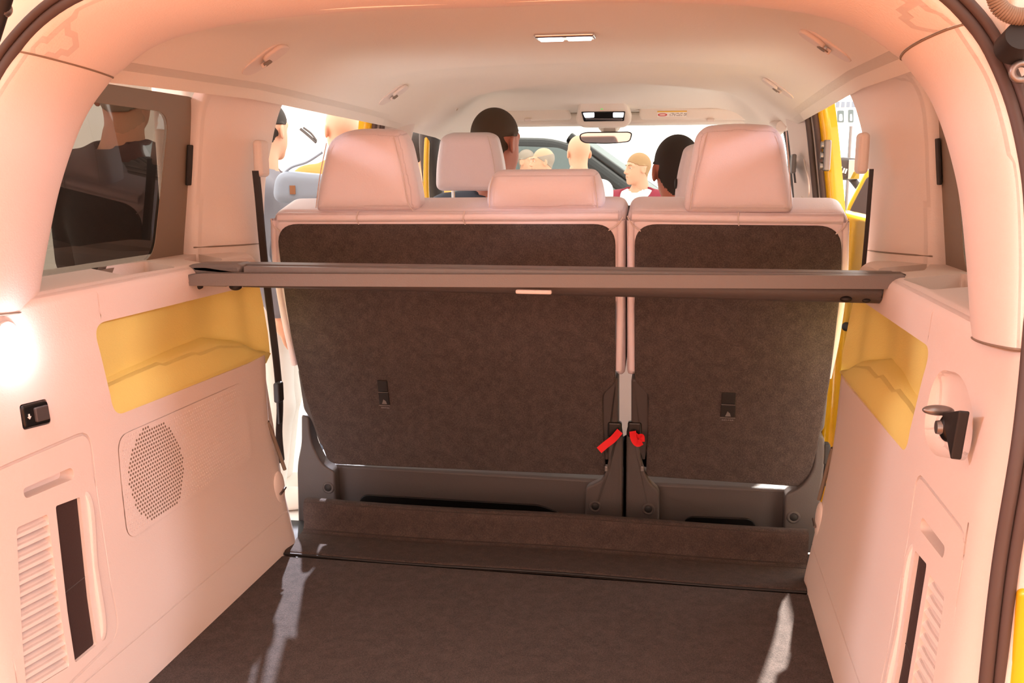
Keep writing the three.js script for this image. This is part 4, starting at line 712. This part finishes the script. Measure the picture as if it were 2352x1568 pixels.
const handGeo = nets((x, y, z) => {                    // right hand hanging, palm to -x, thumb forward (+z)
  let d = ellip(x, y, z, [0, -0.045, 0], [0.016, 0.05, 0.042]);
  for (const [k, l] of [[0.030, 0.066], [0.011, 0.075], [-0.010, 0.07], [-0.029, 0.055]]) { const f = Math.min(capsule(x, y, z, [0, -0.08, k * 0.9], [-0.008, -0.08 - l * 0.55, k], 0.009, 0.0085), capsule(x, y, z, [-0.008, -0.08 - l * 0.55, k], [-0.026, -0.08 - l, k], 0.0085, 0.0068)); d = smin(d, f, 0.006); }
  d = smin(d, Math.min(capsule(x, y, z, [-0.004, -0.025, 0.03], [-0.014, -0.055, 0.056], 0.012, 0.0105), capsule(x, y, z, [-0.014, -0.055, 0.056], [-0.022, -0.085, 0.06], 0.0105, 0.008)), 0.008);
  return smin(d, capsule(x, y, z, [0, -0.01, 0], [0, 0.05, 0], 0.024, 0.028), 0.02);
}, V(-0.06, -0.18, -0.06), V(0.05, 0.05, 0.09), 0.004);
function person(spec) {
  const { label, at, face, height = 1.75, hair = 'short', hairMat = M.hairDark, skin = M.skin, top, topMat, legs = M.hairDark, turn = 0, tip = 0, seated = false, lean = 0, wide = 1, group } = spec;
  const t = thing('person', label, 'person', null, group), k = height / 1.75, hip = seated ? 0.5 : 0.93;
  const sh = [0.19 * wide, hip + 0.5, -0.01 - lean * 0.5], J = { pelvis: [0, hip, 0], chest: [0, hip + 0.37, -lean * 0.35], neck: [0, hip + 0.575, -lean * 0.55 - 0.02] };
  const arm = spec.arms ?? (seated ? [[0.24, hip + 0.26, 0.1 - lean * 0.3], [0.2, hip + 0.22, 0.34]] : [[0.25, hip + 0.24, -0.02 - lean * 0.3], [0.26, hip - 0.02, 0.08]]);
  const limb = (x, y, z, e) => { const ax = Math.abs(x); return Math.min(capsule(ax, y, z, sh, arm[0], 0.052 + e, 0.043 + e), capsule(ax, y, z, arm[0], arm[1], 0.041 + e, 0.03 + e * 0.8)); };
  const trunk = (x, y, z, e) => { let d = smin(ellip(x, y, z, [0, J.chest[1] + 0.02, J.chest[2]], [0.175 * wide + e, 0.22 + e, 0.115 * (spec.belly ?? 1) + e]), ellip(x, y, z, [0, hip + 0.08, -lean * 0.05], [0.165 * wide + e, 0.19 + e, 0.118 * (spec.belly ?? 1) + e]), 0.1); return smin(d, capsule(Math.abs(x), y, z, [0.03, J.neck[1] - 0.055, J.neck[2] + 0.01], sh, 0.062 + e * 0.7, 0.058 + e), 0.06); };
  const leg = (x, y, z, e) => { const ax = Math.abs(x), K = seated ? [0.13, 0.48, 0.42] : [0.1, 0.49, 0.02], A = seated ? [0.13, 0.08, 0.5] : [0.105, 0.085, -0.02]; return smin(capsule(ax, y, z, [0.085, hip - 0.02, 0], K, 0.084 + e, 0.055 + e), capsule(ax, y, z, K, A, 0.054 + e, 0.038 + e), 0.03); };
  const neckF = (x, y, z) => capsule(x, y, z, J.neck, [0, J.neck[1] + 0.07, J.neck[2] + 0.012], 0.06, 0.055);
  const cell = spec.cell ?? 0.02, lo = V(-0.42, -0.02, -0.45), hi = V(0.42, hip + 0.72, 0.75);
  const body = nets((x, y, z) => smin(smin(smin(trunk(x, y, z, 0), limb(x, y, z, 0), 0.05), leg(x, y, z, 0), 0.05), neckF(x, y, z), 0.04), lo, hi, cell);
  const H = new THREE.Matrix4().makeTranslation(0, J.neck[1] + 0.19, J.neck[2] + 0.04).multiply(new THREE.Matrix4().makeRotationY(turn)).multiply(new THREE.Matrix4().makeRotationX(tip)).scale(V(1, 1, 1).multiplyScalar(spec.headSize ?? 1.02));
  const hand = (s) => { const a = V(s * arm[0][0], arm[0][1], arm[0][2]), b = V(s * arm[1][0], arm[1][1], arm[1][2]), g = s > 0 ? plain(handGeo.clone()) : mirrored(handGeo); return g.applyQuaternion(new THREE.Quaternion().setFromUnitVectors(V(0, -1, 0), b.clone().sub(a).normalize())).translate(b.x, b.y, b.z); };
  const W = new THREE.Matrix4().makeTranslation(at.x, at.y, at.z).multiply(new THREE.Matrix4().makeRotationY(face)).multiply(new THREE.Matrix4().makeScale(k, k, k));
  const put = (g) => plain(g.clone()).applyMatrix4(W);
  part('body', [body, headGeo.clone().applyMatrix4(H), hand(1), hand(-1)].map(put), skin, t);
  if (hair) part('hair', put(hairGeo[hair].clone().applyMatrix4(H)), hairMat, t);
  const eye = new THREE.SphereGeometry(0.0115, 16, 12), iris = new THREE.SphereGeometry(0.0062, 12, 10);
  for (const s of [-1, 1]) { const e = part('eye', put(moved(eye, s * 0.031, 0.006, 0.0695).applyMatrix4(H)), M.white, t); part('iris', put(moved(iris, s * 0.031, 0.006, 0.0766).applyMatrix4(H)), M.hairDark, e); part('eyebrow', put(tube([V(s * 0.016, 0.027, 0.092), V(s * 0.032, 0.033, 0.085), V(s * 0.046, 0.028, 0.073)], 0.0034, 16, 6).applyMatrix4(H)), hairMat, t); }
  const cuff = spec.sleeve ?? 1, wear = (e, open) => nets((x, y, z) => { let d = smin(trunk(x, y, z, e), Math.max(limb(x, y, z, e), arm[1][1] > hip + 0.1 ? -1 : mix(arm[0][1], arm[1][1], cuff) - y), 0.05); d = Math.max(d, hip - 0.11 - y, -(Math.hypot(x, (z - J.neck[2] - 0.01) * 0.95) - 0.075 + (y > J.neck[1] - 0.0 ? 0 : (J.neck[1] - y) * 0.55))); return open ? Math.max(d, -Math.max(Math.abs(x) - 0.012 - Math.max(0, y - hip) * open, -z)) : d; }, lo, hi, cell * 0.8);
  part(top ?? 'shirt', put(wear(0.017, 0)), topMat, t);
  if (spec.over) part('jacket', put(wear(0.034, spec.open ?? 0.22)), spec.over, t);
  part('trousers', put(nets((x, y, z) => Math.max(leg(x, y, z, 0.02), 0.09 - y, y - hip - 0.02), lo, hi, cell)), legs, t);
  for (const s of [-1, 1]) part('shoe', put(ellip && new THREE.SphereGeometry(1, 20, 14).scale(0.05, 0.055, 0.135).translate(s * (seated ? 0.13 : 0.105), 0.055, seated ? 0.55 : 0.045)), spec.shoes ?? M.darker, t);
  return { t, W, H, hip, J, put };
}
const G = (x, z) => V(x, HALL, z);
const stripes = noiseTexture(64, (x, y) => (y % 16 < 6 ? [120, 112, 106] : y % 16 < 9 ? [205, 198, 190] : [165, 156, 148]), true, 16);
const M2 = { striped: std({ color: 0xffffff, map: stripes, roughness: 0.9 }), jacketDark: std({ color: 0x2c2a2e, roughness: 0.85 }), maroon: std({ color: 0x8c2238, roughness: 0.85 }), tee: std({ color: 0xf2f0ee, roughness: 0.9 }), tan: std({ color: 0xc98a48, roughness: 0.9 }), greyShirt: std({ color: 0x77757c, roughness: 0.9 }), pale: std({ color: 0xe9e6e0, roughness: 0.9 }), denim: std({ color: 0x4a5566, roughness: 0.95 }), bag: std({ color: 0x8a93a0, roughness: 0.9 }), leatherTag: std({ color: 0x8a5a3a, roughness: 0.7 }), teal: std({ color: 0x687677, roughness: 0.5 }), navy: std({ color: 0x3d4350, roughness: 0.85 }) };
// the man behind the dark side window, his back to the van
{ const at = atD(272, 262, 2.75); const p = person({ label: 'man with shaved head and dark jacket seen from behind through the dark left window', at: G(at.x, at.z - 0.02), face: deg(170), height: (at.y - HALL + 0.12) / 1.0, hair: 'ring', hairMat: M.hairGrey, topMat: M2.tee, over: M2.jacketDark, open: 0, turn: deg(25), cell: 0.014, legs: M2.navy, arms: [[0.27, 1.18, 0.06], [0.16, 1.12, 0.28]] });
  const k = p.put(moved(box(0.14, 0.005, 0.2, 0.002), 0.15, 1.14, 0.4)); part('leaflet', k, M.white, p.t, 'white leaflet in his hands'); }
// in the front seats
{ const h = atD(1140, 348, 3.5); person({ label: 'dark-haired person seated in the left front seat, head rising above the headrest', at: V(h.x, h.y - 1.235, h.z - 0.0), face: Math.PI, seated: true, height: 1.75, hair: 'short', hairMat: M.hairBrown, skin: M.skinRed, topMat: M2.navy, turn: deg(-28) }); }
{ const h = atD(1552, 412, 3.5); person({ label: 'dark-haired person in grey striped shirt seated in the right front seat', at: V(h.x, h.y - 1.235, h.z), face: Math.PI, seated: true, height: 1.75, hair: 'short', hairMat: M.hairDark, skin: M.skinRed, topMat: M2.striped, turn: deg(12) }); }
// beyond the windscreen
const outer = (px, py, d, o) => { const h = atD(px, py, d), tall = (h.y - HALL) / (0.93 + 0.575 + 0.19) * 1.75; return person({ at: G(h.x, h.z), height: tall, group: undefined, ...o }); };
outer(1466, 388, 7.0, { label: 'man in maroon jacket over a white T-shirt looking left beyond the windscreen', face: deg(-20), turn: deg(-38), hair: 'short', hairMat: M.hairFair, topMat: M2.tee, over: M2.maroon, open: 0.2, legs: M2.denim });
outer(1326, 352, 6.6, { label: 'bald man in white shirt with his back to the windscreen', face: deg(165), turn: deg(40), hair: null, topMat: M2.tee, legs: M2.denim });
outer(1250, 372, 8.2, { label: 'fair-haired visitor in pale shirt in front of the grey-green car', face: deg(-70), hair: 'ring', hairMat: M.hairGrey, topMat: M2.tee, legs: M2.navy });
outer(1208, 372, 9.4, { label: 'grey-haired visitor in pale jacket beside the head of the seated driver', face: deg(60), hair: 'short', hairMat: M.hairGrey, topMat: M2.tee, legs: M2.navy });
// beyond the left sliding door
outer(606, 300, 3.9, { label: 'dark-haired visitor in grey shirt at the rear edge of the left sliding door opening', face: deg(105), turn: deg(62), hair: 'short', topMat: M2.greyShirt, legs: M2.pale, shoes: M2.pale });
{ const p = outer(776, 300, 4.5, { label: 'bald visitor in tan jacket with grey shoulder bag beside the left sliding door', face: deg(-130), turn: deg(-10), hair: null, topMat: M2.tee, over: M2.tan, open: 0, legs: M2.denim, lean: 0.1 });
  const b = atD(690, 425, 3.55), t = thing('shoulder_bag', 'pale grey fabric shoulder bag with brown leather tag', 'bag');
  const bag = pad(poly2([[-0.11, -0.07, 0.05], [0.1, -0.07, 0.05], [0.12, 0.04, 0.04], [-0.09, 0.06, 0.06]], 0.04), -0.05, 0.05, 0.035, 0.008).rotateY(0.3).translate(b.x, b.y, b.z);
  part('body', bag, M2.bag, t); const g = atD(672, 436, 3.49); part('leather_tag', moved(box(0.022, 0.034, 0.004, 0.001).rotateY(0.3), g.x, g.y, g.z), M2.leatherTag, t);
  part('strap', tube([[640, 410], [668, 385], [705, 372], [740, 350]].map(([u, v]) => atD(u, v, 3.52)), 0.005, 30, 8), M2.bag, t); }
outer(965, 352, 5.2, { label: 'dark-haired visitor standing beyond the left front door window', face: deg(150), hair: 'short', topMat: M2.tan, legs: M2.navy, turn: deg(-20) });

// ================================================================ the hall outside
structure('hall_floor', 'pale glossy hall floor outside the van', 'floor', moved(box(40, 0.1, 40, 0.01), 0, HALL - 0.05, -8), M.floorHall);
function parkedCar(label, mat, at, turn, size = 1) {             // side profile with cabin, windows, wheels
  const t = thing('parked_car', label, 'car'), W = new THREE.Matrix4().makeTranslation(at.x, at.y, at.z).multiply(new THREE.Matrix4().makeRotationY(turn)).multiply(new THREE.Matrix4().makeScale(size, size, size)), put = (g) => plain(g).applyMatrix4(W);
  const side = outline([[-2.2, 0.3, 0.1], [-2.25, 0.75, 0.15], [-1.9, 0.95, 0.15], [-1.05, 1.02, 0.1], [-0.35, 1.52, 0.25], [1.5, 1.56, 0.3], [2.15, 1.05, 0.2], [2.25, 0.7, 0.15], [2.2, 0.3, 0.1]], 0.1);
  part('car_body', put(slab(side, 1.8, 0.09, 1, 5).translate(0, 0, -0.9)), mat, t);
  const win = [[-0.85, 1.03, 0.05], [-0.32, 1.44, 0.08], [0.45, 1.47, 0.03], [0.45, 1.03, 0.03]], win2 = [[0.52, 1.03, 0.03], [0.52, 1.47, 0.03], [1.4, 1.47, 0.1], [1.85, 1.06, 0.06]];
  for (const s of [-1, 1]) for (const w of [win, win2]) part('side_window', put(slab(outline(w, 0.05), 0.01, 0.002).translate(0, 0, s * 0.9 - 0.005)), M2.teal, t);
  for (const s of [-1, 1]) part('windscreen_post', put(tube([V(-1.08, 1.02, s * 0.8), V(-0.35, 1.53, s * 0.7)], 0.045, 8, 8)), M.black, t, 'black windscreen post');
  part('windscreen', put(thick([[V(-1.08, 1.03, -0.78), V(-1.12, 1.03, 0), V(-1.08, 1.03, 0.78)], [V(-0.38, 1.52, -0.68), V(-0.42, 1.53, 0), V(-0.38, 1.52, 0.68)]], (p) => p.clone().add(V(-0.02, 0.02, 0)))), M2.teal, t);
  for (const x of [-1.4, 1.4]) for (const s of [-1, 1]) { const w = part('wheel', put(new THREE.CylinderGeometry(0.33, 0.33, 0.22, 32).rotateX(Math.PI / 2).translate(x, 0.33, s * 0.8)), M.rubber, t); part('rim', put(new THREE.CylinderGeometry(0.22, 0.22, 0.02, 24).rotateX(Math.PI / 2).translate(x, 0.33, s * 0.92)), M.steel, w); }
  return t;
}
{ const p = atD(1405, 395, 9.5); parkedCar('black car with grey-green windscreen parked across beyond the windscreen', M.black, V(p.x - 0.87, HALL, p.z - 1.0), deg(180), 1.22); }
{ const p = atD(705, 310, 6.3), t = thing('white_van', 'white van with black wiper arm far beyond the left sliding door', 'van');
  part('van_body', moved(box(2, 2.3, 2.4, 0.2, 5), p.x - 0.7, HALL + 1.35, p.z - 1.35), M.white, t);
  part('wiper_arm', [tube([[690, 296], [700, 304], [714, 316], [726, 327]].map(([u, v]) => atD(u, v, 6.3)), 0.010, 20, 8), tube([[692, 296], [710, 310], [722, 326]].map(([u, v]) => atD(u + 5, v - 3, 6.3)), 0.007, 20, 8)], M.dark, t); part('van_tyre', [-0.8, 0.6].map((k) => new THREE.CylinderGeometry(0.32, 0.32, 0.2, 28).rotateZ(Math.PI / 2).translate(p.x - 0.7 + k, HALL + 0.32, p.z - 0.7)), M.rubber, t); }
{ // posters far off at the right
  const t = thing('poster_stand', 'far poster board with two dark pictures beyond the right sliding door', 'poster'), pl = plane(atD(1936, 255, 9), V(1, 0, 0), V(0, 1, 0));
  part('board', pl.lay(slab(outline(pl.pts([[1915, 225], [1965, 225], [1965, 290], [1915, 290]]), 0.01), 0.02, 0.004), -0.02), M.white, t);
  for (const q of [[[1923, 254], [1938, 254], [1938, 281], [1923, 281]], [[1948, 252], [1960, 252], [1960, 281], [1948, 281]]]) { const f = part('picture', pl.lay(slab(outline(pl.pts(q), 0.01), 0.012, 0.002)), M2.teal, t); part('portrait', pl.lay(slab(outline(pl.pts([[q[0][0] + 4, 262], [q[1][0] - 4, 262], [q[1][0] - 3, 278], [q[0][0] + 3, 278]]), 0.03), 0.004, 0.001), 0.013), M.white, f); }
  const a = pl.hit(1940, 240); part('lettering_bar', [0, 1, 2, 3].map((i) => pl.lay(moved(box(0.03, 0.05, 0.004, 0.002), a[0] - 0.06 + i * 0.045, a[1], 0.004))), M2.bag, t);
  const c = pl.at(0, 0, 0); part('leg', [-0.08, 0.08].map((k) => rod(V(c.x + k, HALL, c.z - 0.02), V(c.x + k, c.y, c.z - 0.02), 0.015)), M.steel, t);
}
{ // right front door standing open: yellow frame, dark inside, mirror
  const t = thing('front_door', 'open right front door with yellow frame and black mirror', 'door'), pl = plane(atD(1965, 440, 4.3), V(1, 0, 0.25), V(0, 1, 0)), q = pl.pts([[1942, 478], [1990, 388], [2010, 392], [2010, 900], [1930, 900]]);
  const frame = outline(q, 0.03); part('door_skin', pl.lay(slab(frame, 0.05, 0.01), -0.06), M.paint, t);
  part('inner_panel', pl.lay(slab(outline(pl.pts([[1950, 486], [1992, 405], [2012, 405], [2012, 524], [1952, 524]]), 0.03), 0.012, 0.004), -0.01), M.rubber, t, 'dark window panel');
  part('door_trim', pl.lay(slab(outline(pl.pts([[1946, 530], [2012, 528], [2012, 562], [1946, 566]]), 0.02), 0.03, 0.01), -0.01), M.trim, t, 'pale door trim');
  const m = atD(1946, 388, 4.5); part('mirror_housing', moved(pad(poly2([[-0.06, -0.05, 0.02], [0.05, -0.05, 0.02], [0.055, 0.045, 0.02], [-0.05, 0.055, 0.03]], 0.02), -0.04, 0.04, 0.02, 0.006), m.x, m.y, m.z), M.dark, t, 'black mirror housing');
  part('mirror_glass', moved(box(0.05, 0.085, 0.006, 0.002), m.x + 0.022, m.y - 0.002, m.z + 0.043), M.mirror, t);
  part('mirror_arm', rod(V(m.x + 0.02, m.y - 0.04, m.z), V(m.x + 0.05, m.y - 0.08, m.z + 0.02), 0.016), M.dark, t);
  part('white_mark', [[-0.034, 0], [-0.022, 0.004], [-0.010, -0.003], [0.0, -0.006]].map(([a, b]) => moved(box(0.007, 0.022, 0.004, 0.001).rotateZ(-0.3), m.x - 0.012 + a, m.y - 0.004 + b, m.z + 0.043)), M.white, t, 'white brush-script mark');
  // yellow sliding door and jamb on the right, seen between seat and trim
  const j = structure('door_1', 'yellow painted right door jamb between the bench and the side trim', 'door jamb'), jp = plane(V(0.80, 0.4, -2.9), V(0, 0, -1), V(0.02, 1, 0));
  part('jamb_panel', moved(box(0.05, 0.95, 0.7, 0.02), 0.80, 0.28, -2.72), M.paint, j);
  const k = atX(1944, 750, 0.765); part('door_stop', moved(new THREE.SphereGeometry(0.013, 20, 14).scale(1, 1, 1), k.x, k.y, k.z), M.darker, j); part('stop_stem', rod(k, V(0.79, k.y, k.z), 0.005), M.steel, j);
  const l = atD(1899, 357, 2.915); part('door_latch', [moved(box(0.02, 0.09, 0.035, 0.006), l.x, l.y, l.z), ...[-0.03, 0, 0.03].map((o) => moved(new THREE.CylinderGeometry(0.011, 0.011, 0.012, 18).rotateZ(Math.PI / 2), l.x - 0.012, l.y + o, l.z))], M.steel, j);

}
{ // tailgate fittings at the top corners, bumper at the lower right
  const t = thing('cable_conduit', 'ribbed brown cable conduit curling at the upper right by the tailgate hinge', 'conduit'), pts = [[2284, -14], [2296, 16], [2322, 34], [2352, 38], [2385, 26]].map(([u, v]) => atD(u, v, 1.16)), c = curve(pts);
  part('hose', new THREE.TubeGeometry(c, 40, 0.0065, 10), M.frit, t);
  for (let i = 0; i <= 22; i++) { const p = c.getPoint(i / 22), d = c.getTangent(i / 22); part('rib', new THREE.TorusGeometry(0.0078, 0.0018, 8, 18).applyQuaternion(new THREE.Quaternion().setFromUnitVectors(V(0, 0, 1), d)).translate(p.x, p.y, p.z), M.frit, t); }
  const h = thing('tailgate_fitting', 'black tailgate hinge cap and ball socket beside the right door seal', 'hinge'), a = atD(2336, 96, 1.17), b = atD(2345, 165, 1.17);
  part('hinge_cap', moved(new THREE.CylinderGeometry(0.017, 0.02, 0.03, 28).rotateX(1.2), a.x, a.y, a.z), M.darker, h);
  part('socket', [moved(new THREE.TorusGeometry(0.009, 0.004, 12, 28), b.x, b.y, b.z)], M.steel, h);
  part('plate', moved(box(0.03, 0.09, 0.02, 0.006), a.x + 0.012, a.y + 0.03, a.z - 0.03), M.white, h);
  const g = thing('gas_strut', 'dark tailgate strut end at the upper left corner', 'strut'), e = atD(6, 20, 1.15); part('rod', rod(atD(-14, 90, 1.16), atD(16, -20, 1.14), 0.008, 0.01), M.darker, g); part('ball', moved(new THREE.SphereGeometry(0.012, 18, 12), e.x, e.y, e.z), M.steel, g);
  const q = thing('bumper', 'yellow painted corner of the rear body at the lower right edge', 'bumper');
  part('corner', moved(box(0.24, 0.6, 0.03, 0.01, 4), 0.782, 0.14, -1.008), M.paint, q);
  const r = thing('tail_lamp', 'dark red rear lamp body beside the right door seal', 'rear lamp'); part('housing', moved(box(0.2, 0.26, 0.12, 0.03, 4), 0.84, 0.58, -1.06), M.rubber, r);
}
// ---------------------------------------------------------------- every thing stands on its own base
for (const o of [...scene.children]) if (o.isGroup && o.children.length) {
  const b = new THREE.Box3().setFromObject(o); if (b.isEmpty()) continue;
  const base = V((b.min.x + b.max.x) / 2, b.min.y, (b.min.z + b.max.z) / 2).sub(o.position);
  o.position.add(base); for (const c of o.children) c.position.sub(base);
}
renderer.render(scene, camera);
